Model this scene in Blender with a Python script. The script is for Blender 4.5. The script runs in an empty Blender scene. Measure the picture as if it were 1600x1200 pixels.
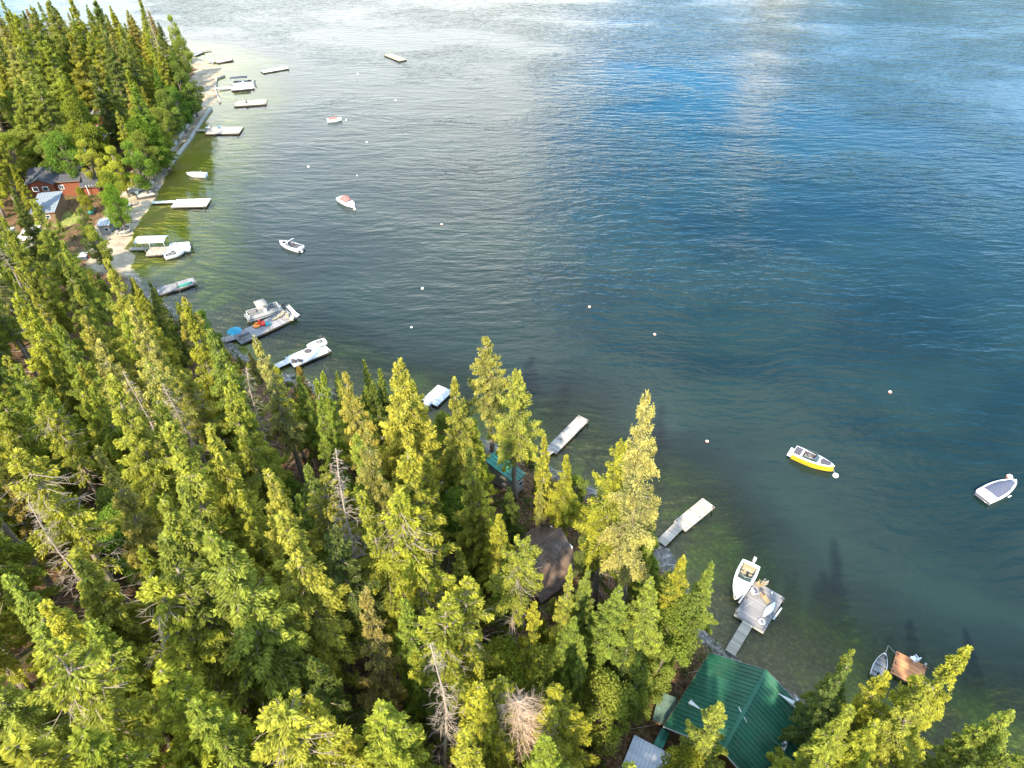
import bpy, math, random
import numpy as np
from mathutils import Vector, Matrix

# ------------------------------------------------------------------ camera
S = bpy.context.scene
COL = S.collection
F, PITCH, CZ = 1067.0, math.radians(40), 72.0      # focal length in photo pixels, tilt below the horizon, height above the lake
cd = bpy.data.cameras.new('camera'); cam = bpy.data.objects.new('camera', cd); COL.objects.link(cam)
cam.location = (0, 0, CZ); cam.rotation_euler = (math.pi / 2 - PITCH, 0, 0)
cd.sensor_width = 36; cd.lens = 36 * F / 1600; cd.clip_start = 0.5; cd.clip_end = 12000
S.camera = cam

# ------------------------------------------------------------------ sun and exposure
SUN_EL, SUN_AZ = math.radians(41), math.radians(198)   # azimuth clockwise from +Y: the sun stands behind the camera, a little left
sl = bpy.data.lights.new('sun', 'SUN'); sun = bpy.data.objects.new('sun', sl); COL.objects.link(sun)
sl.energy = 5.0; sl.angle = math.radians(1.5); sl.color = (1.0, 0.905, 0.72)
_d = Vector((-math.sin(SUN_AZ) * math.cos(SUN_EL), -math.cos(SUN_AZ) * math.cos(SUN_EL), -math.sin(SUN_EL)))
sun.rotation_euler = _d.to_track_quat('-Z', 'Y').to_euler(); sun.location = (-40, -80, 160)
S.view_settings.view_transform = 'Standard'; S.view_settings.look = 'None'
S.view_settings.exposure = 1.45; S.view_settings.gamma = 1.0; S.view_settings.use_curve_mapping = False
S.cycles.max_bounces = 5; S.cycles.diffuse_bounces = 3; S.cycles.glossy_bounces = 3
S.cycles.transparent_max_bounces = 8; S.cycles.transmission_bounces = 3
S.cycles.caustics_reflective = False; S.cycles.caustics_refractive = False


def ray(px, py):
    x = (px - 800) / F; y = -(py - 600) / F
    return np.array([x, math.cos(PITCH) + y * math.sin(PITCH), -math.sin(PITCH) + y * math.cos(PITCH)])


def at(px, py, z=0.0):
    d = ray(px, py); t = (z - CZ) / d[2]
    return d[0] * t, d[1] * t


def proj(X, Y, Z):
    fw = Y * math.cos(PITCH) - (Z - CZ) * math.sin(PITCH); u = Y * math.sin(PITCH) + (Z - CZ) * math.cos(PITCH)
    return 800 + F * X / fw, 600 - F * u / fw


# ------------------------------------------------------------------ world: blue sky with broken bright cloud
W = bpy.data.worlds.new('World'); S.world = W; W.use_nodes = True
nt = W.node_tree; N = nt.nodes; L = nt.links; N.clear()


def vmath(nt, op, a=None, b=None):
    n = nt.nodes.new('ShaderNodeVectorMath'); n.operation = op
    for i, v in enumerate((a, b)):
        if v is None: continue
        if hasattr(v, 'links'): nt.links.new(v, n.inputs[i])
        else: n.inputs[i].default_value = v
    return n


def fmath(nt, op, a=None, b=None, clamp=False):
    n = nt.nodes.new('ShaderNodeMath'); n.operation = op; n.use_clamp = clamp
    for i, v in enumerate((a, b)):
        if v is None: continue
        if hasattr(v, 'links'): nt.links.new(v, n.inputs[i])
        else: n.inputs[i].default_value = v
    return n.outputs[0]


def maprange(nt, v, a, b, c=0.0, d=1.0, smooth=True):
    n = nt.nodes.new('ShaderNodeMapRange'); n.interpolation_type = 'SMOOTHSTEP' if smooth else 'LINEAR'
    nt.links.new(v, n.inputs[0]); n.inputs[1].default_value = a; n.inputs[2].default_value = b
    n.inputs[3].default_value = c; n.inputs[4].default_value = d
    return n.outputs[0]


def noise(nt, vec, scale, detail=2.0, rough=0.5, dist=0.0, out=0):
    n = nt.nodes.new('ShaderNodeTexNoise'); n.inputs['Scale'].default_value = scale
    n.inputs['Detail'].default_value = detail; n.inputs['Roughness'].default_value = rough
    n.inputs['Distortion'].default_value = dist
    if vec is not None: nt.links.new(vec, n.inputs['Vector'])
    return n.outputs[out]


def mix(nt, f, a, b, typ='RGBA', blend='MIX'):
    n = nt.nodes.new('ShaderNodeMix'); n.data_type = typ; n.blend_type = blend
    ia, ib = (6, 7) if typ == 'RGBA' else (2, 3)
    for i, v in ((0, f), (ia, a), (ib, b)):
        if hasattr(v, 'links'): nt.links.new(v, n.inputs[i])
        else: n.inputs[i].default_value = (tuple(v) + (1,) if (typ == 'RGBA' and i != 0 and len(v) == 3) else v)
    return n.outputs[2 if typ == 'RGBA' else 0]


sky = N.new('ShaderNodeTexSky'); sky.sky_type = 'NISHITA'; sky.sun_disc = False
sky.sun_elevation = SUN_EL; sky.sun_rotation = SUN_AZ; sky.air_density = 1.0; sky.dust_density = 0.4; sky.ozone_density = 2.0
tc = N.new('ShaderNodeTexCoord')
dirv = vmath(nt, 'NORMALIZE', tc.outputs['Generated']).outputs[0]
wob = vmath(nt, 'SCALE', vmath(nt, 'SUBTRACT', noise(nt, dirv, 3.0, 4, 0.55, out=1), (0.5, 0.5, 0.5)).outputs[0])
wob.inputs['Scale'].default_value = 0.34
dw = vmath(nt, 'NORMALIZE', vmath(nt, 'ADD', dirv, wob.outputs[0]).outputs[0]).outputs[0]


def skydir(px, py):           # the part of the sky whose mirror image lies at that place on a calm lake
    d = ray(px, py); d = d / np.linalg.norm(d); return (d[0], d[1], -d[2])


base = maprange(nt, noise(nt, dirv, 2.6, 5, 0.6), 0.40, 0.68, 0.20, 0.60)
mask = base
# cloud banks (+) and openings of clear sky (-): direction, inner and outer cosine
for px, py, r0, r1, sgn in ((720, -60, 5, 17, 1), (330, -20, 4, 14, .42), (480, 130, 4, 14, .22), (840, 130, 3, 10, .85), (820, 260, 3, 9, .35), (1225, 110, 4, 12, 1.2), (1260, 240, 3, 9, 1.0), (1080, -30, 3, 12, 1.1), (1350, 40, 3, 10, .6),
                            (640, 380, 4, 14, .12), (960, 520, 4, 10, .3), (1180, 620, 5, 14, .2),
                            (1065, 105, 1.5, 6, -1.4), (1045, 200, 2, 7.5, -1.4), (985, 290, 4, 9, -1.3), (1120, 420, 5, 10, -.8),
                            (1500, 250, 6, 15, -1.6), (1600, 430, 8, 18, -1.0), (1330, 430, 5, 12, -.7), (1520, 60, 2, 10, .3)):
    dt = N.new('ShaderNodeVectorMath'); dt.operation = 'DOT_PRODUCT'; L.new(dw, dt.inputs[0]); dt.inputs[1].default_value = skydir(px, py)
    b = maprange(nt, dt.outputs['Value'], math.cos(math.radians(r1)), math.cos(math.radians(r0)), 0, sgn)
    mask = fmath(nt, 'ADD', mask, b, clamp=True)
skyc = mix(nt, 1.0, sky.outputs[0], (0.44, 1.28, 1.66), blend='MULTIPLY')
cl = mix(nt, mask, skyc, (10.0, 10.4, 10.4))
bg = N.new('ShaderNodeBackground'); bg.inputs['Strength'].default_value = 0.15
L.new(cl, bg.inputs[0]); wo = N.new('ShaderNodeOutputWorld'); L.new(bg.outputs[0], wo.inputs[0])

# ------------------------------------------------------------------ helpers
_obs = {}
ORDW = ['', 'second', 'third', 'fourth', 'fifth', 'sixth', 'seventh', 'eighth', 'ninth', 'tenth', 'eleventh', 'twelfth', 'thirteenth', 'fourteenth']


def tag(o, label=None, cat=None, group=None, kind=None):
    if label: o['label'] = label
    if cat: o['category'] = cat
    if group: o['group'] = group
    if kind: o['kind'] = kind
    return o


def link(name, data, parent=None, loc=None, rot=None):
    o = bpy.data.objects.new(name, data); COL.objects.link(o)
    if parent is not None: o.parent = parent
    if loc is not None: o.location = loc
    if rot is not None: o.rotation_euler = rot
    return o


def empty(name, loc, rz=0.0, label=None, cat=None, group=None):
    o = link(name, None, None, loc, (0, 0, rz)); o.empty_display_size = 0.5
    return tag(o, label, cat, group)


class MB:
    def __init__(s): s.v = []; s.f = []; s.sm = []

    def add(s, v, f, smooth=False):
        n = len(s.v); s.v += [tuple(p) for p in v]; s.f += [tuple(i + n for i in q) for q in f]; s.sm += [smooth] * len(f); return s

    def box(s, c, d, rz=0.0, taper=1.0):
        x, y, z = d[0] / 2, d[1] / 2, d[2] / 2; cs, sn = math.cos(rz), math.sin(rz); v = []
        for k, t in ((-1, 1.0), (1, taper)):
            for i, j in ((-1, -1), (1, -1), (1, 1), (-1, 1)):
                X, Y = i * x * t, j * y * t; v.append((c[0] + X * cs - Y * sn, c[1] + X * sn + Y * cs, c[2] + k * z))
        return s.add(v, [(3, 2, 1, 0), (4, 5, 6, 7), (0, 1, 5, 4), (1, 2, 6, 5), (2, 3, 7, 6), (3, 0, 4, 7)])

    def tube(s, pts, r, n=6, cap=True, smooth=True):
        pts = [Vector(p) for p in pts]; rs = r if isinstance(r, (list, tuple)) else [r] * len(pts); v = []
        for i, p in enumerate(pts):
            d = (pts[min(i + 1, len(pts) - 1)] - pts[max(i - 1, 0)]).normalized()
            a = d.cross(Vector((0, 0, 1)) if abs(d.z) < .9 else Vector((1, 0, 0))).normalized(); b = d.cross(a)
            v += [p + (a * math.cos(2 * math.pi * k / n) + b * math.sin(2 * math.pi * k / n)) * rs[i] for k in range(n)]
        f = [(i * n + k, i * n + (k + 1) % n, (i + 1) * n + (k + 1) % n, (i + 1) * n + k) for i in range(len(pts) - 1) for k in range(n)]
        if cap: f += [tuple(range(n))[::-1], tuple((len(pts) - 1) * n + k for k in range(n))]
        return s.add(v, f, smooth)

    def lathe(s, c, prof, n=12, smooth=True):
        v = [(c[0] + r * math.cos(2 * math.pi * k / n), c[1] + r * math.sin(2 * math.pi * k / n), c[2] + z) for r, z in prof for k in range(n)]
        f = [(i * n + k, i * n + (k + 1) % n, (i + 1) * n + (k + 1) % n, (i + 1) * n + k) for i in range(len(prof) - 1) for k in range(n)]
        f += [tuple(range(n))[::-1], tuple((len(prof) - 1) * n + k for k in range(n))]
        return s.add(v, f, smooth)

    def mesh(s, name):
        me = bpy.data.meshes.new(name); me.from_pydata(s.v, [], s.f); me.polygons.foreach_set('use_smooth', s.sm); me.update(); return me

    def build(s, name, m, parent=None, loc=None, rot=None):
        me = s.mesh(name); me.materials.append(m); return link(name, me, parent, loc, rot)


def mat(name, col, rough=0.6, metal=0.0, var=0.0, vscale=3.0, bump=0.0, bscale=20.0, spec=0.5, coat=0.0):
    m = bpy.data.materials.new(name); m.use_nodes = True; t = m.node_tree; b = t.nodes['Principled BSDF']
    b.inputs['Roughness'].default_value = rough; b.inputs['Metallic'].default_value = metal
    b.inputs['Specular IOR Level'].default_value = spec; b.inputs['Coat Weight'].default_value = coat
    c = t.nodes.new('ShaderNodeTexCoord')
    if var > 0:
        n = noise(t, c.outputs['Object'], vscale, 5, 0.65)
        k = maprange(t, n, 0.25, 0.75, 0, 1)
        lo = tuple(x * (1 - var) for x in col); hi = tuple(min(1, x * (1 + var)) for x in col)
        t.links.new(mix(t, k, lo, hi), b.inputs['Base Color'])
    else: b.inputs['Base Color'].default_value = (*col, 1)
    if bump > 0:
        bp = t.nodes.new('ShaderNodeBump'); bp.inputs['Distance'].default_value = bump
        t.links.new(noise(t, c.outputs['Object'], bscale, 4), bp.inputs['Height']); t.links.new(bp.outputs[0], b.inputs['Normal'])
    return m


def wood(name, col, dirt=(0.1, 0.09, 0.07), amt=0.5):
    """weathered boards: each piece its own tone, grain and stains"""
    m = bpy.data.materials.new(name); m.use_nodes = True; t = m.node_tree; b = t.nodes['Principled BSDF']
    b.inputs['Roughness'].default_value = 0.75; b.inputs['Specular IOR Level'].default_value = 0.25
    g = t.nodes.new('ShaderNodeNewGeometry'); c = t.nodes.new('ShaderNodeTexCoord'); oi = t.nodes.new('ShaderNodeObjectInfo')
    rnd = fmath(t, 'FRACT', fmath(t, 'ADD', g.outputs['Random Per Island'], oi.outputs['Random']))
    k = maprange(t, rnd, 0, 1, 0.72, 1.12, smooth=False)
    cc = t.nodes.new('ShaderNodeCombineColor'); [t.links.new(k, cc.inputs[i]) for i in range(3)]
    base_ = mix(t, 1.0, tuple(col), cc.outputs[0], blend='MULTIPLY')
    st = maprange(t, noise(t, g.outputs['Position'], 0.9, 5, 0.7), 0.48, 0.72, 0, amt)
    t.links.new(mix(t, st, base_, dirt), b.inputs['Base Color'])
    return m


M = {}
M['white'] = mat('white_gelcoat', (0.68, 0.67, 0.66), 0.28, var=0.05, vscale=1.5, coat=0.3)
M['whitepaint'] = mat('white_paint', (0.66, 0.65, 0.63), 0.6, var=0.08, vscale=2)
M['yellow'] = mat('yellow_gelcoat', (0.52, 0.35, 0.025), 0.25, var=0.06, coat=0.4)
M['tealhull'] = mat('teal_paint', (0.012, 0.15, 0.115), 0.5, var=0.2)
M['black'] = mat('black_plastic', (0.025, 0.025, 0.028), 0.45)
M['char'] = mat('charcoal_deck_foam', (0.06, 0.052, 0.06), 0.8, var=0.2, vscale=6)
M['grey'] = mat('grey_vinyl', (0.17, 0.165, 0.16), 0.6, var=0.15)
M['tan'] = mat('tan_vinyl', (0.26, 0.22, 0.14), 0.65, var=0.15)
M['bluecover'] = mat('slate_blue_canvas', (0.062, 0.066, 0.098), 0.85, var=0.15, vscale=3, bump=0.02, bscale=3)
M['redcover'] = mat('faded_red_canvas', (0.42, 0.10, 0.08), 0.8, var=0.15)
M['canopy'] = mat('beige_canvas', (0.24, 0.21, 0.18), 0.8, var=0.1)
M['darkcanopy'] = mat('dark_canvas', (0.035, 0.04, 0.05), 0.8, var=0.2)
M['alu'] = mat('aluminium', (0.33, 0.34, 0.35), 0.4, metal=0.7, var=0.1)
M['glass'] = mat('dark_tinted_glass', (0.03, 0.045, 0.045), 0.08, spec=0.8)
M['buoywhite'] = mat('white_buoy_plastic', (0.8, 0.74, 0.68), 0.5)
M['buoyred'] = mat('orange_red_buoy_plastic', (0.70, 0.12, 0.04), 0.5)
M['deckgrey'] = wood('grey_composite_boards', (0.23, 0.215, 0.215), (0.22, 0.20, 0.18), 0.35)
M['decktan'] = wood('pale_tan_boards', (0.40, 0.335, 0.27), (0.3, 0.24, 0.17), 0.4)
M['deckwhite'] = wood('white_painted_boards', (0.60, 0.59, 0.58), (0.36, 0.34, 0.31), 0.6)
M['deckold'] = wood('old_weathered_boards', (0.33, 0.295, 0.26), (0.08, 0.065, 0.05), 0.75)
M['deckrust'] = wood('rust_stained_boards', (0.50, 0.21, 0.09), (0.26, 0.12, 0.06), 0.4)
M['deckyel'] = wood('new_yellow_boards', (0.56, 0.42, 0.22), (0.35, 0.26, 0.14), 0.4)
M['gang'] = wood('sand_coloured_boards', (0.36, 0.315, 0.24), (0.25, 0.21, 0.165), 0.3)
M['frame'] = mat('wet_dark_timber', (0.07, 0.055, 0.045), 0.7, var=0.3)
M['trim'] = mat('pale_edge_trim', (0.38, 0.37, 0.355), 0.5)
M['rope'] = mat('pale_rope', (0.5, 0.48, 0.42), 0.9)
M['bark'] = mat('grey_brown_bark', (0.20, 0.155, 0.115), 0.9, var=0.4, vscale=5, bump=0.03, bscale=8)
M['deadwood'] = mat('silver_deadwood', (0.27, 0.21, 0.16), 0.9, var=0.3, vscale=3)
M['deadtan'] = mat('dry_brown_twigs', (0.36, 0.25, 0.17), 0.9, var=0.25, vscale=3)
M['green_roof'] = mat('green_metal_roofing', (0.012, 0.115, 0.072), 0.38, var=0.12, vscale=0.7, spec=0.6)
def roofing(name, col, rough, debris=(0.13, 0.10, 0.06), amt=.55):
    m = bpy.data.materials.new(name); m.use_nodes = True; t = m.node_tree; b = t.nodes['Principled BSDF']; g = t.nodes.new('ShaderNodeNewGeometry'); p = g.outputs['Position']
    k = maprange(t, noise(t, p, .35, 4, .6), .3, .7); c = mix(t, k, tuple(x * .8 for x in col), tuple(x * 1.25 + .012 for x in col))
    a = fmath(t, 'MULTIPLY', maprange(t, noise(t, p, 7.0, 3, .7), .5, .66), maprange(t, noise(t, p, .55, 3, .6), .42, .62, .15, 1.0))
    t.links.new(mix(t, fmath(t, 'MULTIPLY', a, amt), c, debris), b.inputs['Base Color'])
    b.inputs['Specular IOR Level'].default_value = 0.3
    t.links.new(maprange(t, k, 0, 1, rough - .08, rough + .15), b.inputs['Roughness']); return m


M['green_roof'] = roofing('green_metal_roofing', (0.011, 0.085, 0.044), 0.6)
M['green_dull'] = mat('mossy_green_roofing', (0.07, 0.115, 0.085), 0.8, var=0.35, vscale=2.5)
M['teal_roof'] = mat('teal_metal_roofing', (0.02, 0.17, 0.115), 0.5, var=0.4, vscale=0.9)
M['flash'] = mat('white_flashing', (0.66, 0.65, 0.60), 0.5)
M['silver_roof'] = mat('silver_corrugated_roofing', (0.42, 0.44, 0.47), 0.45, metal=0.4, var=0.2, vscale=1.5)
M['blue_roof'] = mat('blue_grey_metal_roofing', (0.17, 0.19, 0.21), 0.8, var=0.12, vscale=1)
M['black_roof'] = mat('charcoal_shingle_roofing', (0.05, 0.05, 0.056), 0.95, var=0.35, vscale=1.2)
M['grey_roof'] = mat('grey_shingle_roofing', (0.15, 0.145, 0.145), 0.85, var=0.25, vscale=1.2)
M['shake'] = wood('brown_cedar_shakes', (0.125, 0.082, 0.06), (0.20, 0.165, 0.14), 0.6)
M['redwall'] = mat('red_brown_timber', (0.17, 0.045, 0.018), 0.7, var=0.2)
M['brownwall'] = mat('brown_timber_wall', (0.16, 0.095, 0.05), 0.8, var=0.3)
M['greywall'] = mat('grey_timber_wall', (0.25, 0.23, 0.20), 0.8, var=0.2)
M['beige'] = mat('beige_concrete', (0.48, 0.42, 0.34), 0.9, var=0.15, vscale=1)
M['concrete'] = mat('grey_concrete', (0.34, 0.31, 0.27), 0.9, var=0.25, vscale=1)
M['rock'] = mat('grey_boulder_stone', (0.27, 0.24, 0.20), 0.9, var=0.35, vscale=2, bump=0.08, bscale=4)
M['red'] = mat('bright_red_fabric', (0.65, 0.04, 0.02), 0.7)
M['orange'] = mat('orange_plastic', (0.75, 0.22, 0.03), 0.5)
M['cyan'] = mat('turquoise_fabric', (0.01, 0.20, 0.29), 0.7, var=0.1)
M['skin'] = mat('wooden_furniture', (0.33, 0.22, 0.10), 0.7, var=0.2)
M['yellowgreen'] = mat('yellow_green_canvas', (0.50, 0.50, 0.10), 0.8, var=0.15)


def foliage_mat(name, tip):
    m = bpy.data.materials.new(name); m.use_nodes = True; t = m.node_tree; t.nodes.clear()
    oi = t.nodes.new('ShaderNodeObjectInfo'); a = t.nodes.new('ShaderNodeAttribute'); a.attribute_name = 'var'
    sep = t.nodes.new('ShaderNodeSeparateColor'); t.links.new(a.outputs['Color'], sep.inputs[0])
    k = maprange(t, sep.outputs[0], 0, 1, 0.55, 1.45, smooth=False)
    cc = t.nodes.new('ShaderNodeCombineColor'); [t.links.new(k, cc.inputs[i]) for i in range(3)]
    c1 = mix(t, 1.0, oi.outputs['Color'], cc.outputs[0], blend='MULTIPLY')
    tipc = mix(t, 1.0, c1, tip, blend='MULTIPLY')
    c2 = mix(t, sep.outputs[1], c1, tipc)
    d = t.nodes.new('ShaderNodeBsdfDiffuse'); tr = t.nodes.new('ShaderNodeBsdfTranslucent')
    t.links.new(c2, d.inputs[0])
    ctr = mix(t, 1.0, c2, (1.25, 1.15, 0.6), blend='MULTIPLY'); t.links.new(ctr, tr.inputs[0])
    ms = t.nodes.new('ShaderNodeMixShader'); ms.inputs[0].default_value = 0.6
    t.links.new(d.outputs[0], ms.inputs[1]); t.links.new(tr.outputs[0], ms.inputs[2])
    o = t.nodes.new('ShaderNodeOutputMaterial'); t.links.new(ms.outputs[0], o.inputs[0])
    return m


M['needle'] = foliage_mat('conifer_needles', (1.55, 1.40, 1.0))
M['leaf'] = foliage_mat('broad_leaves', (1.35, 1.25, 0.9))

# ------------------------------------------------------------------ shoreline, ground, lake
SHORE = [(-4000, 420), (-420, 330), (-240, 305)] + [at(*p) for p in (
    (150, 70), (255, 76), (290, 80), (308, 92), (328, 97), (345, 108), (338, 125), (344, 150), (322, 172), (305, 200), (284, 225), (268, 252), (255, 278),
    (245, 300), (226, 335), (211, 355), (203, 372), (199, 390), (206, 402), (202, 418), (235, 462), (300, 503), (350, 533), (430, 580), (520, 612),
    (600, 640), (650, 655), (720, 680), (845, 716), (940, 775), (1035, 856), (1068, 905), (1092, 950), (1108, 990), (1135, 1020), (1165, 1040), (1205, 1062),
    (1250, 1100), (1330, 1165), (1420, 1205), (1560, 1235))] + [(75, 19), (140, 5), (400, -30), (4000, -200)]
SH = np.array(SHORE)
POLY = np.vstack([SH, [(4000, -4000), (-4000, -4000)]])


def sdist(X, Y):
    """signed distance to the waterline, positive on land"""
    X = np.asarray(X, float); Y = np.asarray(Y, float); best = np.full(X.shape, 1e9)
    for (ax, ay), (bx, by) in zip(SH[:-1], SH[1:]):
        vx, vy = bx - ax, by - ay; t = np.clip(((X - ax) * vx + (Y - ay) * vy) / (vx * vx + vy * vy), 0, 1)
        best = np.minimum(best, np.hypot(X - ax - t * vx, Y - ay - t * vy))
    ins = np.zeros(X.shape, bool); n = len(POLY); j = n - 1
    for i in range(n):
        xi, yi = POLY[i]; xj, yj = POLY[j]
        if yi != yj:
            c = ((yi > Y) != (yj > Y)) & (X < (xj - xi) * (Y - yi) / (yj - yi) + xi); ins ^= c
        j = i
    wig = 0.35 * np.sin(X * 0.7 + 1.3 * np.sin(Y * 0.31)) + 0.3 * np.sin(Y * 0.9 + X * 0.23) + 0.15 * np.sin(X * 2.3 + Y * 1.7)
    return np.where(ins, best, -best) + wig


def hgt(X, Y):
    X = np.asarray(X, float); Y = np.asarray(Y, float); d = sdist(X, Y)
    far = np.clip((Y - 105) / 30, 0, 1)
    land = 0.15 * np.clip(d, 0, 2) + (1 - far) * (1.1 * (1 - np.exp(-np.clip(d - 1, 0, 99) / 2.5))) + np.clip(d, 0, 400) * (0.15 * (1 - far) + 0.045 * far)
    land = land + np.clip(d - 26, 0, 260) * 0.27 * (1 - far) + np.clip(d - 46, 0, 260) * 0.22 * far
    land = land + (0.18 * np.sin(X * 0.45 + Y * 0.2) * np.sin(Y * 0.37 - X * 0.1) + 0.1 * np.sin(X * 1.1 - Y * 0.8)) * np.clip(d / 5, 0, 1)
    w = np.clip(-d, 0, 400); shelf = 9 + 11 * far; sl_ = 0.16 - 0.07 * far
    dep = np.minimum(w, shelf) * sl_ + np.clip(w - shelf, 0, 60) * 0.32
    dep = dep * (1 + 0.18 * np.sin(X * 0.21 + 2) * np.sin(Y * 0.17))
    return np.where(d > 0, land, -np.minimum(dep, 18))


def hz(x, y): return float(hgt(np.array([x]), np.array([y]))[0])
def sd(x, y): return float(sdist(np.array([x]), np.array([y]))[0])


def grid_mesh(name, xs, ys, Z):
    nx, ny = len(xs), len(ys); XX, YY = np.meshgrid(xs, ys)
    me = bpy.data.meshes.new(name); me.vertices.add(nx * ny)
    me.vertices.foreach_set('co', np.column_stack([XX.ravel(), YY.ravel(), np.broadcast_to(Z, XX.shape).ravel()]).astype(np.float32).ravel())
    i = np.arange(nx - 1)[None, :] + nx * np.arange(ny - 1)[:, None]; i = i.ravel()
    q = np.column_stack([i, i + 1, i + nx + 1, i + nx]).astype(np.int32)
    me.loops.add(q.size); me.loops.foreach_set('vertex_index', q.ravel())
    me.polygons.add(len(q)); me.polygons.foreach_set('loop_start', np.arange(0, q.size, 4, dtype=np.int32))
    me.polygons.foreach_set('use_smooth', np.ones(len(q), bool)); me.update(); me.validate()
    return me


def pt_attr(me, name, arr):
    a = me.attributes.new(name, 'FLOAT', 'POINT'); a.data.foreach_set('value', np.asarray(arr, np.float32).ravel())


xs = np.concatenate([[-4000, -2200, -1200, -700, -480], np.arange(-400, 150, 1.6), [170, 220, 320, 500, 900, 1800, 4000]])
ys = np.concatenate([[-900, -300, -120], np.arange(-50, 345, 1.6), [360, 400, 480, 700, 1200, 2400, 4200]])
XX, YY = np.meshgrid(xs, ys); ZZ = hgt(XX, YY); DD = sdist(XX, YY)
me = grid_mesh('ground', xs, ys, ZZ)
pt_attr(me, 'shore', DD)
bx0, by0 = at(230, 330)
sandy = np.clip((YY - 112) / 14, 0, 1) * np.clip((400 - YY) / 30, 0, 1) * np.clip((10.5 - DD) / 4, 0, 1)
pt_attr(me, 'sandy', sandy)
lawn = np.zeros_like(DD)
for px, py, r in ((60, 255, 9), (40, 275, 6), (95, 330, 4)):
    x, y = at(px, py, 3); lawn = np.maximum(lawn, np.clip(1.4 - np.hypot(XX - x, YY - y) / r, 0, 1))
pt_attr(me, 'lawn', lawn)

gm = bpy.data.materials.new('forest_floor_and_shore'); gm.use_nodes = True; t = gm.node_tree; b = t.nodes['Principled BSDF']
b.inputs['Roughness'].default_value = 0.95; b.inputs['Specular IOR Level'].default_value = 0.1
g = t.nodes.new('ShaderNodeNewGeometry'); pos = g.outputs['Position']


def attr(t, n):
    a = t.nodes.new('ShaderNodeAttribute'); a.attribute_name = n; return a.outputs['Fac']


n1 = noise(t, pos, 0.35, 6, 0.65); n2 = noise(t, pos, 2.2, 5, 0.7); n3 = noise(t, pos, 0.09, 4, 0.6)
floor = mix(t, maprange(t, n2, 0.35, 0.68), (0.055, 0.028, 0.014), (0.20, 0.115, 0.062))
floor = mix(t, maprange(t, n1, 0.5, 0.68, 0, 0.7), floor, (0.065, 0.085, 0.02))
grav = mix(t, maprange(t, n2, 0.4, 0.62), (0.12, 0.105, 0.09), (0.34, 0.30, 0.26))
vo = t.nodes.new('ShaderNodeTexVoronoi'); vo.inputs['Scale'].default_value = 1.5; t.links.new(vmath(t, 'ADD', pos, noise(t, pos, 1.1, 3, out=1)).outputs[0], vo.inputs['Vector'])
grav = mix(t, maprange(t, vo.outputs['Distance'], 0.25, 0.6, 0, 0.7), grav, (0.09, 0.08, 0.07))
sand = mix(t, maprange(t, n1, 0.3, 0.7), (0.23, 0.18, 0.12), (0.40, 0.325, 0.23))
sand = mix(t, maprange(t, n2, 0.58, 0.75, 0, 0.6), sand, (0.22, 0.18, 0.13))
sh_ = attr(t, 'shore'); sa = attr(t, 'sandy')
land = mix(t, maprange(t, fmath(t, 'ADD', sh_, fmath(t, 'MULTIPLY', n1, 2.0)), 2.2, 4.2), grav, floor)
land = mix(t, maprange(t, fmath(t, 'ADD', sa, fmath(t, 'MULTIPLY', fmath(t, 'SUBTRACT', n1, 0.5), 0.8)), 0.4, 0.7), land, sand)
land = mix(t, maprange(t, attr(t, 'lawn'), 0.3, 0.7), land, mix(t, maprange(t, n2, 0.35, 0.65), (0.10, 0.13, 0.03), (0.26, 0.24, 0.07)))
bed = mix(t, maprange(t, n2, 0.35, 0.65), (0.13, 0.12, 0.07), (0.27, 0.24, 0.15))
bed = mix(t, maprange(t, n3, 0.46, 0.60, 0, 0.85), bed, (0.28, 0.34, 0.07))
bed = mix(t, maprange(t, fmath(t, 'ADD', vo.outputs['Distance'], fmath(t, 'MULTIPLY', n2, .5)), 0.35, 0.85, 0, 0.45), bed, (0.07, 0.065, 0.045))
bedsand = mix(t, maprange(t, n3, 0.4, 0.6), (0.36, 0.32, 0.13), (0.30, 0.30, 0.06))
bed = mix(t, maprange(t, sa, 0.3, 0.8), bed, bedsand)
t.links.new(mix(t, maprange(t, sh_, -0.7, 0.25), bed, land), b.inputs['Base Color'])
bp = t.nodes.new('ShaderNodeBump'); bp.inputs['Distance'].default_value = 0.25; bp.inputs['Strength'].default_value = 0.8
t.links.new(noise(t, pos, 1.6, 6, 0.7), bp.inputs['Height']); t.links.new(bp.outputs[0], b.inputs['Normal'])
me.materials.append(gm)
tag(link('ground', me), kind='structure')

wxs = np.concatenate([[-4000, -1500, -600], np.arange(-400, 150, 3.2), [200, 400, 1000, 4000]])
wys = np.concatenate([[-900, -100], np.arange(-20, 345, 3.2), [400, 700, 1500, 4200]])
WX, WY = np.meshgrid(wxs, wys)
wm = grid_mesh('water', wxs, wys, 0.0); pt_attr(wm, 'depth', -hgt(WX, WY))
m = bpy.data.materials.new('lake_water'); m.use_nodes = True; t = m.node_tree; t.nodes.clear()
g = t.nodes.new('ShaderNodeNewGeometry'); pos = g.outputs['Position']


def mapped(t, v, sx, sy, rot):
    n = t.nodes.new('ShaderNodeMapping'); n.inputs['Scale'].default_value = (sx, sy, 1); n.inputs['Rotation'].default_value = (0, 0, rot)
    t.links.new(v, n.inputs['Vector']); return n.outputs[0]


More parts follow.
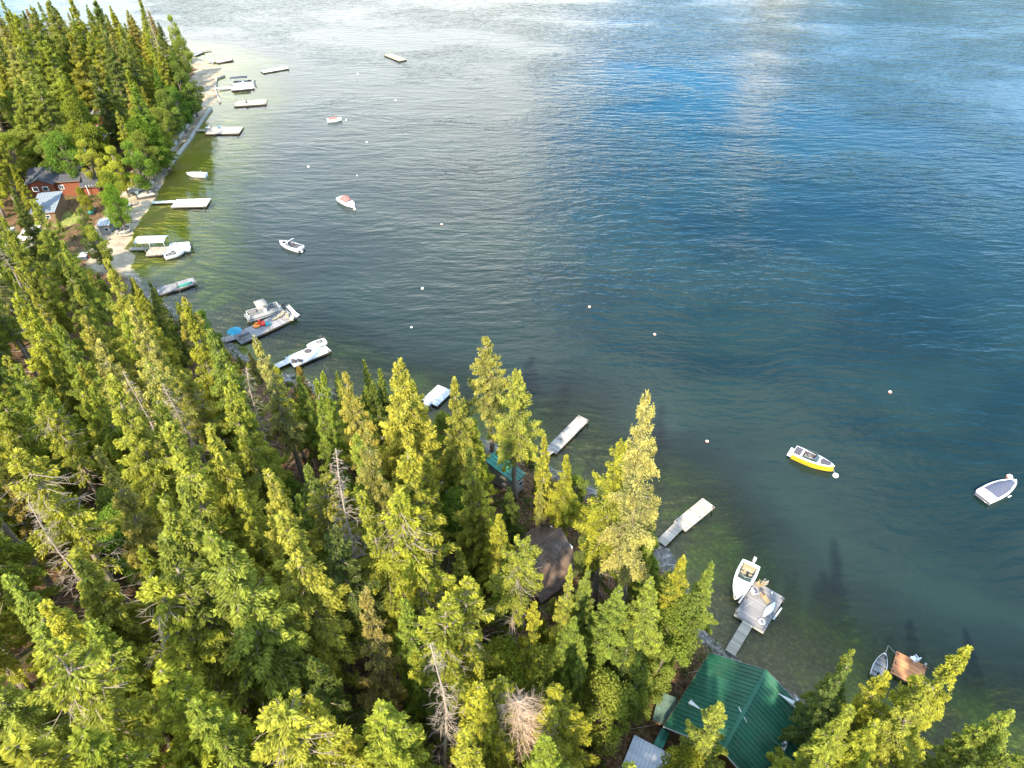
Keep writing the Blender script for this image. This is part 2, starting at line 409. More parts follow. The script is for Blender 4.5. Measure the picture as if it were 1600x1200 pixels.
dep = attr(t, 'depth')
wp = vmath(t, 'SCALE', vmath(t, 'SUBTRACT', noise(t, pos, 0.035, 2, out=1), (0.5, 0.5, 0.5)).outputs[0]); wp.inputs['Scale'].default_value = 7
pos2 = vmath(t, 'ADD', pos, wp.outputs[0]).outputs[0]
wA = noise(t, mapped(t, pos2, 0.13, 0.46, 0.08), 1.0, 2, 0.5)
wB = noise(t, mapped(t, pos2, 0.42, 1.25, -0.18), 1.0, 3, 0.55, 0.4)
wC = noise(t, mapped(t, pos, 1.3, 2.6, 0.3), 1.0, 3, 0.6)
gust = maprange(t, noise(t, mapped(t, pos, 0.014, 0.022, 0.5), 1.0, 3, 0.55), 0.38, 0.60, 0.38, 1.05)
px_ = t.nodes.new('ShaderNodeSeparateXYZ'); t.links.new(pos, px_.inputs[0])
calm = maprange(t, px_.outputs[1], 30, 110, 0.35, 1.0)
hh = fmath(t, 'ADD', fmath(t, 'MULTIPLY', wA, 0.80), fmath(t, 'ADD', fmath(t, 'MULTIPLY', wB, 0.24), fmath(t, 'MULTIPLY', wC, 0.07)))
hh = fmath(t, 'MULTIPLY', hh, fmath(t, 'MULTIPLY', fmath(t, 'MULTIPLY', gust, calm), maprange(t, dep, 0, 8, .35, 1.0)))
bp = t.nodes.new('ShaderNodeBump'); bp.inputs['Distance'].default_value = 0.42; bp.inputs['Strength'].default_value = 1.0; t.links.new(hh, bp.inputs['Height'])
fr = t.nodes.new('ShaderNodeFresnel'); fr.inputs['IOR'].default_value = 1.34; t.links.new(bp.outputs[0], fr.inputs['Normal'])
gl = t.nodes.new('ShaderNodeBsdfGlossy'); gl.inputs['Roughness'].default_value = 0.06; t.links.new(bp.outputs[0], gl.inputs['Normal'])
mur = noise(t, mapped(t, pos, 0.03, 0.05, 0.4), 1.0, 4, 0.6, 0.6)
body = mix(t, maprange(t, mur, 0.35, 0.65), (0.0060, 0.0150, 0.0142), (0.0100, 0.0225, 0.0185))
df = t.nodes.new('ShaderNodeBsdfDiffuse'); t.links.new(body, df.inputs[0])
tp = t.nodes.new('ShaderNodeBsdfTransparent')
t.links.new(mix(t, maprange(t, dep, 0.0, 2.2, smooth=False), (0.94, 0.93, 0.78), (0.55, 0.66, 0.24)), tp.inputs[0])
opac = maprange(t, fmath(t, 'ADD', dep, fmath(t, 'MULTIPLY', fmath(t, 'SUBTRACT', mur, 0.5), 1.6)), 0.2, 5.6, 0.03, 1.0)
bm_ = t.nodes.new('ShaderNodeMixShader'); t.links.new(opac, bm_.inputs[0]); t.links.new(tp.outputs[0], bm_.inputs[1]); t.links.new(df.outputs[0], bm_.inputs[2])
ms = t.nodes.new('ShaderNodeMixShader'); t.links.new(fr.outputs[0], ms.inputs[0]); t.links.new(bm_.outputs[0], ms.inputs[1]); t.links.new(gl.outputs[0], ms.inputs[2])
o = t.nodes.new('ShaderNodeOutputMaterial'); t.links.new(ms.outputs[0], o.inputs[0])
wm.materials.append(m)
tag(link('water', wm), kind='structure')

# far shore: wooded mountains (their reflection darkens the top right of the lake)
rng = np.random.default_rng(5)
mx = np.linspace(-3800, 3800, 120); my = np.array([0, 120, 260, 420, 600, 800, 1100])
def ridge(x): return 235 + 320 / (1 + np.exp(-(x - 750) / 170)) + 45 * np.sin(x * 0.004 + 1) + 25 * np.sin(x * 0.013) + 12 * np.sin(x * 0.031)
pr = np.array([0, .25, .5, .72, .9, 1.0, 0.85]); MX, MI = np.meshgrid(mx, np.arange(7))
MZ = ridge(MX) * pr[MI] + 14 * rng.standard_normal(MX.shape) * (pr[MI] > 0) - 2 * (pr[MI] == 0)
mm = grid_mesh('mountain', mx, 2350 + my, MZ)
mt = mat('distant_forest', (0.045, 0.06, 0.035), 0.95, var=0.5, vscale=0.02)
mm.materials.append(mt); tag(link('mountain', mm), kind='structure')

# ------------------------------------------------------------------ tree meshes
def quads_mesh(name, V, Q, var=None, mats=()):
    me = bpy.data.meshes.new(name); me.vertices.add(len(V)); me.vertices.foreach_set('co', V.astype(np.float32).ravel())
    k = Q.shape[1]; me.loops.add(Q.size); me.loops.foreach_set('vertex_index', Q.astype(np.int32).ravel())
    me.polygons.add(len(Q)); me.polygons.foreach_set('loop_start', np.arange(0, Q.size, k, dtype=np.int32)); me.update()
    if var is not None:
        a = me.attributes.new('var', 'FLOAT_COLOR', 'POINT'); a.data.foreach_set('color', var.astype(np.float32).ravel())
    for m_ in mats: me.materials.append(m_)
    return me


def tufts(P, D, Nn, Ln, Wd, val, tip):
    """leaf-sized diamonds at P pointing along D with face normal about Nn"""
    D = D / np.linalg.norm(D, axis=1, keepdims=True)
    side = np.cross(D, Nn); side /= np.linalg.norm(side, axis=1, keepdims=True) + 1e-9
    up = np.cross(side, D); Ln = Ln[:, None]; Wd = Wd[:, None]
    v0 = P - D * Ln * .5; v2 = P + D * Ln * .5 - up * Ln * .10; v1 = P + side * Wd * .5 + up * Wd * .12; v3 = P - side * Wd * .5 + up * Wd * .12
    V = np.stack([v0, v1, v2, v3], 1).reshape(-1, 3); n = len(P)
    Q = np.arange(4 * n).reshape(n, 4)
    var = np.zeros((n, 4, 4)); var[:, :, 0] = val[:, None]; var[:, :, 1] = tip[:, None]; var[:, :, 3] = 1
    return V, Q, var.reshape(-1, 4)


TH = 24.0


def conifer(seed, R=2.7, start=0.22, nb=120, dens=1.0, power=0.85, droop=0.16, dead=0.0, gap=0.0, ltop=28.0, tl=0.215, tw=0.075):
    rg = np.random.default_rng(seed); Vs, Qs, As = [], [], []; off = 0; tm = MB(); lean = rg.uniform(-.25, .25, 2)
    def tx(z): s = (z / TH) ** 2; return np.array([lean[0] * s + .12 * math.sin(z * .5 + seed), lean[1] * s, z])
    tm.tube([tx(z) for z in np.linspace(-.8, TH * .985, 9)], [0.30 * (1 - k / 8.4) + .02 for k in range(9)], 7)
    hs = np.sort(start + (0.985 - start) * rg.random(nb) ** 0.9)
    az = 0.0
    for h in hs:
        az += 2.4 + rg.uniform(-.5, .5); z = h * TH; rel = (h - start) / (1 - start)
        prof = (1 - rel) ** power * (0.72 + 0.28 * min(1, rel / .18)) + .03
        Lb = R * prof * rg.uniform(.68, 1.18)
        if rg.random() < gap: Lb *= rg.uniform(.25, .6)
        if Lb < .25: Lb = .25
        el = math.radians(-14 + (ltop + 22) * rel ** 1.6 + rg.uniform(-9, 9))
        c, s = math.cos(az), math.sin(az); o0 = tx(z)
        def bp_(tt): 
            r = Lb * tt; zz = np.tan(el) * r - droop * r * r / max(Lb, .8) * 1.1 + .10 * Lb * tt ** 3
            return np.stack([o0[0] + c * r, o0[1] + s * r, z + zz], -1)
        tm.tube([bp_(np.array(q)) for q in (0, .5, .96)], [.045 + .012 * Lb, .03, .01], 3, cap=False)
        n = int(dens * 3.4 * (22 + 20 * Lb * Lb + 20 * Lb))
        nc = max(4, n // 7); ci = rg.integers(0, nc, n); tt = np.clip(rg.beta(1.6, 1.15, nc)[ci] + rg.normal(0, .10 / max(Lb, .6), n), .06, 1.04); w = (.34 * Lb * (1 - tt) * np.clip(tt * 2.2, .3, 1) + .14)
        u = np.clip(rg.uniform(-1, 1, nc)[ci] + rg.normal(0, .12, n), -1.1, 1.1); sdv = u * w
        P = bp_(tt); P[:, 0] += -s * sdv; P[:, 1] += c * sdv; P[:, 2] += -np.abs(sdv) * .28 + rg.normal(0, .07 + .04 * Lb, n) - np.abs(rg.normal(0, .10, n)) + rg.normal(0, .10, nc)[ci]
        # smaller twigs clump: quantise along the branch
        k_ = np.sign(u) * (.7 + .5 * rg.random(n)); D = np.stack([c - s * k_, s + c * k_, -.2 + rg.normal(0, .42, n)], 1)
        Nn = np.stack([rg.normal(0, .8, n), rg.normal(0, .8, n), np.ones(n)], 1)
        Ln = tl * rg.uniform(.65, 1.35, n); Wd = tw * rg.uniform(.7, 1.5, n)
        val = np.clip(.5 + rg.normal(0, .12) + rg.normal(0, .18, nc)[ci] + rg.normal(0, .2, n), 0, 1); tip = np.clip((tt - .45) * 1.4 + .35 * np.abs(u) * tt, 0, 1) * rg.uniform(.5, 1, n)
        V, Q, A = tufts(P, D, Nn, Ln, Wd, val, tip); Vs.append(V); Qs.append(Q + off); As.append(A); off += len(V)
    # leader
    n = 26; zz = rg.uniform(.95, 1.0, n) * TH; a = rg.uniform(0, 6.28, n); r = (TH - zz) * .22 + .04
    P = np.stack([lean[0] + r * np.cos(a), lean[1] + r * np.sin(a), zz], 1); D = np.stack([np.cos(a), np.sin(a), np.full(n, .9)], 1)
    V, Q, A = tufts(P, D, np.stack([np.cos(a), np.sin(a), np.full(n, .3)], 1), np.full(n, .38), np.full(n, .13), rg.uniform(.4, .8, n), np.ones(n) * .8)
    Vs.append(V); Qs.append(Q + off); As.append(A); off += len(V)
    # bare dead limbs under the crown
    for i in range(int(10 + dead * 60)):
        z = TH * rg.uniform(.10, max(start, .2) + dead * .35); a = rg.uniform(0, 6.28); Lb = rg.uniform(.5, 1.0) * R * (.45 + .35 * dead)
        e = rg.uniform(-.5, .1); p0 = tx(z); p1 = p0 + np.array([math.cos(a) * Lb * .5, math.sin(a) * Lb * .5, e * Lb * .5]); p2 = p0 + np.array([math.cos(a + .15) * Lb, math.sin(a + .15) * Lb, e * Lb * 1.25])
        tm.tube([p0, p1, p2], [.035, .024, .008], 3, cap=False)
        for q in range(3):
            b_ = p1 + (p2 - p1) * rg.uniform(-.4, .8); a2 = a + rg.choice([-1, 1]) * rg.uniform(.5, .9); tm.tube([b_, b_ + np.array([math.cos(a2), math.sin(a2), -.25]) * Lb * .3], [.016, .005], 3, cap=False)
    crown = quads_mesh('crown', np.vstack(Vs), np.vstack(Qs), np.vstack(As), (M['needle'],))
    tk = tm.mesh('trunk'); tk.materials.append(M['bark'])
    return tk, crown


def snag(seed, R=1.8, n=110, m_='deadwood', crown_leaf=0):
    rg = np.random.default_rng(seed); tm = MB(); cm = MB()
    def tx(z): return np.array([.35 * (z / TH) ** 2 + .15 * math.sin(z * .4 + seed), .2 * math.sin(z * .3), z])
    tm.tube([tx(z) for z in np.linspace(-.8, TH, 10)], [.19 * (1 - k / 9.6) + .012 for k in range(10)], 7)
    for i in range(n):
        z = TH * (.3 + .69 * rg.random() ** .8); rel = (z / TH - .3) / .7; Lb = R * ((1 - rel) ** .6 * .9 + .1) * rg.uniform(.4, 1.1); a = rg.uniform(0, 6.28); e = rg.uniform(-.35, .45)
        p0 = tx(z); d = np.array([math.cos(a), math.sin(a), e]); p1 = p0 + d * Lb * .5; p2 = p1 + np.array([math.cos(a + .2), math.sin(a + .2), e - .45]) * Lb * .5
        cm.tube([p0, p1, p2], [.022, .014, .006], 3, cap=False)
        for q in range(7):
            f = rg.uniform(.2, 1); b_ = p0 + (p1 - p0) * f if q < 2 else p1 + (p2 - p1) * f; a2 = a + rg.choice([-1, 1]) * rg.uniform(.5, 1.0)
            cm.tube([b_, b_ + np.array([math.cos(a2), math.sin(a2), rg.uniform(-.4, .25)]) * Lb * rg.uniform(.25, .55)], [.013, .005], 3, cap=False)
    k = tm.mesh('trunk'); k.materials.append(M['deadwood']); c = cm.mesh('branches'); c.materials.append(M[m_])
    return k, c


def leafy(seed, R=3.4, Hc=11.0, nblob=44, nl=12000, shape=1.0, lsz=.22):
    """broadleaf tree 11 m tall"""
    rg = np.random.default_rng(seed); tm = MB(); C = []
    for i in range(nblob):
        z = Hc * rg.uniform(.2, .93); rel = (z / Hc - .2) / .73; r = R * math.sqrt(max(.05, 1 - (2 * rel ** shape - .9) ** 2)) * rg.uniform(.35, .85); a = rg.uniform(0, 6.28)
        C.append((r * math.cos(a), r * math.sin(a), z, rg.uniform(.6, 1.2) * R * .3))
    C.append((0, 0, Hc * .9, R * .3))
    tm.tube([(0, 0, -.5), (.1, 0, Hc * .3), (0, .1, Hc * .6), (0, 0, Hc * .85)], [.22, .17, .1, .03], 7)
    for c in C: tm.tube([(0.05, 0.05, max(Hc * .2, c[2] * .55)), (c[0] * .5, c[1] * .5, c[2] * .8), c[:3]], [.07, .045, .015], 4, cap=False)
    C = np.array(C); w = C[:, 3] ** 2; idx = rg.choice(len(C), nl, p=w / w.sum()); dv = rg.normal(0, 1, (nl, 3)); dv /= np.linalg.norm(dv, axis=1, keepdims=True)
    rad = rg.uniform(.45, 1.0, nl) ** .6 * C[idx, 3] * rg.uniform(.85, 1.15, nl); P = C[idx, :3] + dv * rad[:, None] * np.array([1, 1, .8])
    D = rg.normal(0, 1, (nl, 3)) + dv * .6; D[:, 2] -= .3; Nn = dv * .8 + rg.normal(0, .5, (nl, 3)) + np.array([0, 0, .5])
    bv = rg.normal(0, .12, len(C))[idx]
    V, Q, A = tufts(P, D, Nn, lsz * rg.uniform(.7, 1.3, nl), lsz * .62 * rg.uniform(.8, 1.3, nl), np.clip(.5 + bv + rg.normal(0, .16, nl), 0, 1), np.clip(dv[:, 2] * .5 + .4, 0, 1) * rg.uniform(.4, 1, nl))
    k = tm.mesh('trunk'); k.materials.append(M['bark'])
    return k, quads_mesh('crown', V, Q, A, (M['leaf'],))


FULL = [conifer(1, 3.3, .18, 125, .85, 1.12), conifer(2, 3.5, .14, 130, .85, .98), conifer(3, 3.0, .26, 115, .9, 1.2, droop=.26), conifer(4, 3.2, .22, 115, .85, 1.0, gap=.25), conifer(5, 3.5, .12, 130, .85, 1.25, droop=.30), conifer(6, 3.1, .30, 105, .85, .9, gap=.35, ltop=36), conifer(7, 3.6, .2, 110, .8, 1.1, gap=.2, droop=.22)]
THIN = [conifer(11, 1.9, .28, 100, 1.0, 1.0), conifer(12, 2.1, .33, 95, .95, .85, gap=.3), conifer(13, 1.6, .2, 100, 1.1, 1.05)]
PALE = [conifer(21, 3.0, .38, 92, .9, .8, gap=.3, dead=.3, ltop=40), conifer(22, 3.2, .34, 95, .9, .85, gap=.3, dead=.2, ltop=36)]
SPARSE = [conifer(31, 2.3, .55, 52, .8, .6, gap=.4, dead=1.0), conifer(32, 2.2, .50, 55, .75, .55, gap=.45, dead=1.2), conifer(33, 2.5, .60, 48, .85, .5, gap=.35, dead=.9)]
SNAG = [snag(41), snag(42, 1.5, 80), snag(43, 3.0, 260, 'deadtan')]
LEAF = [leafy(51), leafy(52, 3.0, 11, 36, 10000, .8), leafy(53, 3.8, 11, 50, 13000, 1.2, .25)]
KIND = {'fir': FULL, 'thin': THIN, 'pale': PALE, 'sparse': SPARSE, 'snag': SNAG[:2], 'deadpine': SNAG[2:], 'leafy': LEAF}
COLR = {'y': (.300, .315, .062), 'g': (.205, .250, .058), 'd': (.135, .175, .048), 'p': (.310, .305, .105), 'o': (.30, .25, .08), 'l': (.155, .240, .044), 'm': (.245, .290, .060)}
CW = {'y': 'yellow-green', 'g': 'mid-green', 'd': 'dark green', 'p': 'pale olive', 'o': 'orange-tinged', 'l': 'bright green', 'm': 'fresh green'}
TREES = []
trng = random.Random(77)


def put_tree(x, y, H, kind='fir', col='g', wide=1.0, lean=None, key=False):
    z = hz(x, y); full = 11.0 if kind == 'leafy' else TH; s = H / full
    if kind != 'leafy': w = s ** 0.75 * wide * 1.17
    else: w = s * wide * .9
    nm = {'fir': 'fir_tree', 'thin': 'spruce_tree', 'pale': 'pine_tree', 'sparse': 'sparse_conifer', 'snag': 'dead_conifer', 'deadpine': 'dead_pine', 'leafy': 'leafy_tree'}[kind]
    r = empty(nm, (x, y, z - .15)); r.rotation_euler = (trng.gauss(0, .032), trng.gauss(0, .032), trng.uniform(0, 6.28))
    if lean: r.rotation_euler = lean + (trng.uniform(0, .3),)
    r.scale = (w, w, s)
    if y > 150 and kind != 'leafy': w *= 1.3
    r.scale = (w, w, s)
    tk, cr = trng.choice(KIND[kind])
    link('trunk', tk, r); c = link('branches' if kind in ('snag', 'deadpine') else 'crown', cr, r)
    if kind in ('snag', 'deadpine'): c['kind'] = 'stuff'
    cc = COLR[col]; k = trng.uniform(.88, 1.14); h_ = trng.uniform(.94, 1.05); c.color = (cc[0] * k * h_, cc[1] * k, cc[2] * k * trng.uniform(.8, 1.2), 1)
    TREES.append(dict(o=r, x=x, y=y, z=z, H=H, kind=kind, col=col, key=key))
    return r


def top_tree(px, py, H, kind='fir', col='g', wide=1.0, dmin=1.2):
    """a tree of height H whose tip is seen at that place of the photo, standing on the ground there"""
    d = ray(px, py); ts = np.linspace(20, 420, 1600); X = d[0] * ts; Y = d[1] * ts; Z = CZ + d[2] * ts
    gz = hgt(X, Y); sdv = sdist(X, Y); above = Z - gz
    for _ in range(14):
        ok = np.where(above <= H)[0]; i = ok[0] if len(ok) else len(ts) - 1
        if kind != 'leafy' and any(math.hypot(X[i] - c[0], Y[i] - c[1]) < r_ * .8 for c, r_ in FOOT): H *= .93
        else: break
    j = i
    while j > 0 and sdv[j] < dmin: j -= 1
    if above[j] <= H * 1.25: return put_tree(float(X[j]), float(Y[j]), float(above[j]), kind, col, wide, key=True)
    x, y = float(X[i]), float(Y[i])
    for _ in range(80):                                    # step inland
        s0 = sd(x, y)
        if s0 >= dmin: break
        gx, gy = sd(x + 1.5, y) - s0, sd(x, y + 1.5) - s0; g_ = math.hypot(gx, gy) + 1e-6; x += gx / g_ * .7; y += gy / g_ * .7
    return put_tree(x, y, H, kind, col, wide, key=True)


# ------------------------------------------------------------------ docks
def dock(corners, z=.42, thick=.30, board=.20, deckmat='deckwhite', name='floating_dock', label=None, single=True, gap=.03, trim=None, floats=True, along=False, ladder=None):
    c = [Vector(at(*p, z) + (0,)) for p in corners]; ctr = sum(c, Vector()) / 4
    e1 = (c[1] - c[0] + c[2] - c[3]) / 2; e2 = (c[3] - c[0] + c[2] - c[1]) / 2
    if e1.length < e2.length: e1, e2 = e2, e1
    Ln, Wd = e1.length, e2.length; rz = math.atan2(e1.y, e1.x)
    r = empty(name, (ctr.x, ctr.y, 0), rz, label, 'dock' if name != 'swim_raft' else 'raft')
    fm = MB()
    for s in (-1, 1):
        fm.box((0, s * (Wd / 2 - .05), z - thick / 2 - .045), (Ln, .1, thick)); fm.box((s * (Ln / 2 - .05), 0, z - thick / 2 - .045), (.1, Wd - .2, thick))
    fm.build('frame', M[trim] if trim else M['frame'], r)
    if floats:
        n = max(2, int(Ln / 2.4)); fb = MB()
        for i in range(n): fb.box((-Ln / 2 + (i + .5) * Ln / n, 0, z - thick - .22), (Ln / n * .7, Wd * .8, .34))
        fb.build('float', M['black'], r)
    bL = Wd if not along else Ln; n = int(round((Ln if not along else Wd) / board)); step = (Ln if not along else Wd) / n
    if single:
        b = MB().box((0, 0, 0), ((step - gap, bL + .04, .045) if not along else (bL + .04, step - gap, .045))); me = b.mesh('deck_board'); me.materials.append(M[deckmat])
        for i in range(n):
            q = -(Ln if not along else Wd) / 2 + (i + .5) * step
            link('deck_board', me, r, ((q, 0, z - .02 + trng.uniform(-.004, .004)) if not along else (0, q, z - .02)))
    else:
        b = MB()
        for i in range(n):
            q = -(Ln if not along else Wd) / 2 + (i + .5) * step
            b.box(((q, 0, z - .02) if not along else (0, q, z - .02)), ((step - gap, bL + .04, .045) if not along else (bL + .04, step - gap, .045)))
        tag(b.build('decking', M[deckmat], r), kind='stuff')
    cl = MB(); hx_, hy_ = Ln / 2 - .35, Wd / 2 - .18
    cl.box((0, 0, .04), (.10, .10, .08)); cl.tube([(-.17, 0, .10), (.17, 0, .10)], .028, 5); cme = cl.mesh('cleat'); cme.materials.append(M['char'])
    for i in (-1, 0, 1):
        for j in (-1, 1): link('cleat', cme, r, (i * hx_, j * hy_, z))
    if thick < .31 and floats:
        po = MB().tube([(0, 0, -1.2), (0, 0, z + .55)], .07, 7).mesh('mooring_post'); po.materials.append(M['frame'])
        for i, j in ((-1, 1), (1, -1)): link('mooring_post', po, r, (i * (Ln / 2 - .5), j * (Wd / 2 + .09), 0))
    if ladder is not None:
        lx, ly, ang = ladder; lm = MB()
        cs, sn = math.cos(ang), math.sin(ang)
        for s in (-.22, .22):
            X, Y = lx - sn * s, ly + cs * s
            lm.tube([(X - cs * .35, Y - sn * .35, z), (X - cs * .3, Y - sn * .3, z + .85), (X + cs * .05, Y + sn * .05, z + .9), (X + cs * .12, Y + sn * .12, -.6)], .03, 5)
        for k in range(4): lm.tube([(lx + cs * .12 + sn * .22, ly + sn * .12 - cs * .22, -.4 + k * .28), (lx + cs * .12 - sn * .22, ly + sn * .12 + cs * .22, -.4 + k * .28)], .025, 5)
        lm.build('ladder', M['alu'], r)
    r['L'] = Ln; r['Wd'] = Wd; r['z'] = z
    for k in ('L', 'Wd', 'z'): _obs[(r.name, k)] = r[k]; del r[k]
    return r


def gangway(r, p0, p1, w, z0=.45, z1=.45, m_='gang', boards=True):
    """a walkway hinged to a dock, from p0 (dock) to p1 (shore), both in world xy"""
    inv = Matrix.Translation(-Vector(r.location)); rot = Matrix.Rotation(-r.rotation_euler.z, 4, 'Z')
    a = rot @ (inv @ Vector((*p0, z0))); b = rot @ (inv @ Vector((*p1, z1))); d = b - a; Ln = d.length
    g_ = MB(); g_.box((0, 0, 0), (Ln, w, .10)); th = math.atan2(d.y, d.x)
    o_ = g_.build('gangway', M['trim'] if m_ != 'deckold' else M['frame'], r, (a + b) / 2 - Vector((0, 0, .06)), (0, -math.asin(d.z / Ln), th))
    me = MB().box((0, 0, 0), (.23, w + .04, .03)).mesh('deck_board'); me.materials.append(M[m_])
    n = int(Ln / .26)
    for i in range(n): link('deck_board', me, o_, (-Ln / 2 + (i + .5) * Ln / n, 0, .07))
    return o_


# ------------------------------------------------------------------ boats
def hull_parts(r, L_, B, hm, dm, free=.75, bowp=2.6, c0=.12, c1=.66, inner=.72, floor_m='grey', bowc=None, stern=0.92, nst=18, sheer=.18):
    """hull, deck and cockpit of a planing boat: x from stern (-L/2) to bow (+L/2)"""
    xs_ = [L_ * (1 - (1 - i / (nst - 1)) ** 1.5) for i in range(nst)]
    def hb(x): u = x / L_; return B / 2 * (stern + (1 - stern) * min(1, u * 3)) * (1 - .985 * u ** (bowp * 1.15)) ** .75
    def zg(x): return free + sheer * (x / L_) ** 2
    H_ = MB(); v = []
    for x in xs_:
        u = x / L_; k = -.32 + .30 * max(0, u - .6) / .4 * 1.6; h = hb(x); X = x - L_ / 2 - (0.12 * 0)
        zc = -.02 + .45 * max(0, u - .55)
        v += [(X, -h, zg(x)), (X, -h * 1.03, zg(x) - .16), (X, -h * .84, zc), (X, 0, min(k, zg(x) - .3)), (X, h * .84, zc), (X, h * 1.03, zg(x) - .16), (X, h, zg(x))]
    f = [(i * 7 + j, i * 7 + j + 1, (i + 1) * 7 + j + 1, (i + 1) * 7 + j) for i in range(nst - 1) for j in range(6)] + [(6, 5, 4, 3, 2, 1, 0)]
    H_.add(v, f, False); H_.build('hull', hm, r)
    D = MB(); C = MB(); fz = .28
    def ins(x):
        u = x / L_
        if bowc and bowc[0] < u < bowc[1]: return hb(x) * .62
        if c0 < u < c1: return hb(x) * inner
        return 0
    sp = xs_
    for x0, x1 in zip(sp[:-1], sp[1:]):
        xm = (x0 + x1) / 2; w = ins(xm); X0, X1 = x0 - L_ / 2, x1 - L_ / 2; z0, z1 = zg(x0), zg(x1)
        if w > 0:
            r0, r1 = w / hb(xm) * hb(x0), w / hb(xm) * hb(x1)
            for s in (-1, 1):
                q = [(X0, s * hb(x0), z0), (X1, s * hb(x1), z1), (X1, s * r1, z1 + .02), (X0, s * r0, z0 + .02)]; D.add(q, [(0, 1, 2, 3) if s < 0 else (3, 2, 1, 0)])
                q = [(X0, s * r0, z0 + .02), (X1, s * r1, z1 + .02), (X1, s * r1 * .95, fz), (X0, s * r0 * .95, fz)]; C.add(q, [(0, 1, 2, 3) if s < 0 else (3, 2, 1, 0)])
            C.add([(X0, -r0, fz), (X1, -r1, fz), (X1, r1, fz), (X0, r0, fz)], [(0, 1, 2, 3)])
        else:
            D.add([(X0, -hb(x0), z0), (X1, -hb(x1), z1), (X1, 0, z1 + .10), (X0, 0, z0 + .10), (X1, hb(x1), z1), (X0, hb(x0), z0)], [(0, 1, 2, 3), (3, 2, 4, 5)])
    D.build('deck', dm, r)
    if C.v: C.build('cockpit', M[floor_m], r)
    rm = MB()
    for s in (-1, 1): rm.tube([(x - L_ / 2, s * (hb(x) + .015), zg(x) - .02) for x in xs_], .03, 5)
    rm.build('rub_rail', M['trim'], r)
    return hb, zg


def windshield(r, x, w, z, h=.42, rake=.35, wrap=.9):
    m_ = MB(); pts = [(-wrap, w / 2), (0, w / 2 * .86), (.22, 0), (0, -w / 2 * .86), (-wrap, -w / 2)]
    v = [(x + a, b, z) for a, b in pts] + [(x + a - rake, b * .93, z + h * (1 if i in (1, 2, 3) else .5)) for i, (a, b) in enumerate(pts)]
    m_.add(v, [(i, i + 1, i + 6, i + 5) for i in range(4)] + [(i + 5, i + 6, i + 1, i) for i in range(4)]); o_ = m_.build('windshield', M['glass'], r)
    t_ = MB().tube(v[5:], .025, 5); t_.build('windshield_frame', M['alu'], r); return o_


def seat(r, x, y, m_, w=.5, back=-1, ln=.5):
    s = MB(); s.box((x, y, .45), (ln, w, .22), taper=.92); s.box((x + back * (ln / 2 + .05), y, .68), (.14, w, .5), taper=.9); return s.build('seat', m_, r)


def outboard(r, x, y=0, z=.55, tilt=0.0, m_='black', sc=1.0):
    s = MB(); s.box((x - .18 * sc, y, z + .28 * sc), (.5 * sc, .34 * sc, .42 * sc), taper=.72); s.box((x - .12 * sc, y, z - .25 * sc), (.16 * sc, .12 * sc, .9 * sc)); s.box((x - .2 * sc, y, z - .72 * sc), (.5 * sc, .10 * sc, .14 * sc)); s.box((x + .05, y, z + .02), (.14, .22, .3))
    return s.build('outboard_motor', M[m_], r, None, (0, tilt, 0))


def boat_root(name, stern, bow, label, cat, group=None, z=0.6):
    a = Vector(at(*stern, z)); b = Vector(at(*bow, z)); d = b - a; c = (a + b) / 2
    r = empty(name, (c.x, c.y, 0), math.atan2(d.y, d.x), label, cat, group); r.rotation_euler.x = trng.uniform(-.02, .02); return r, d.length


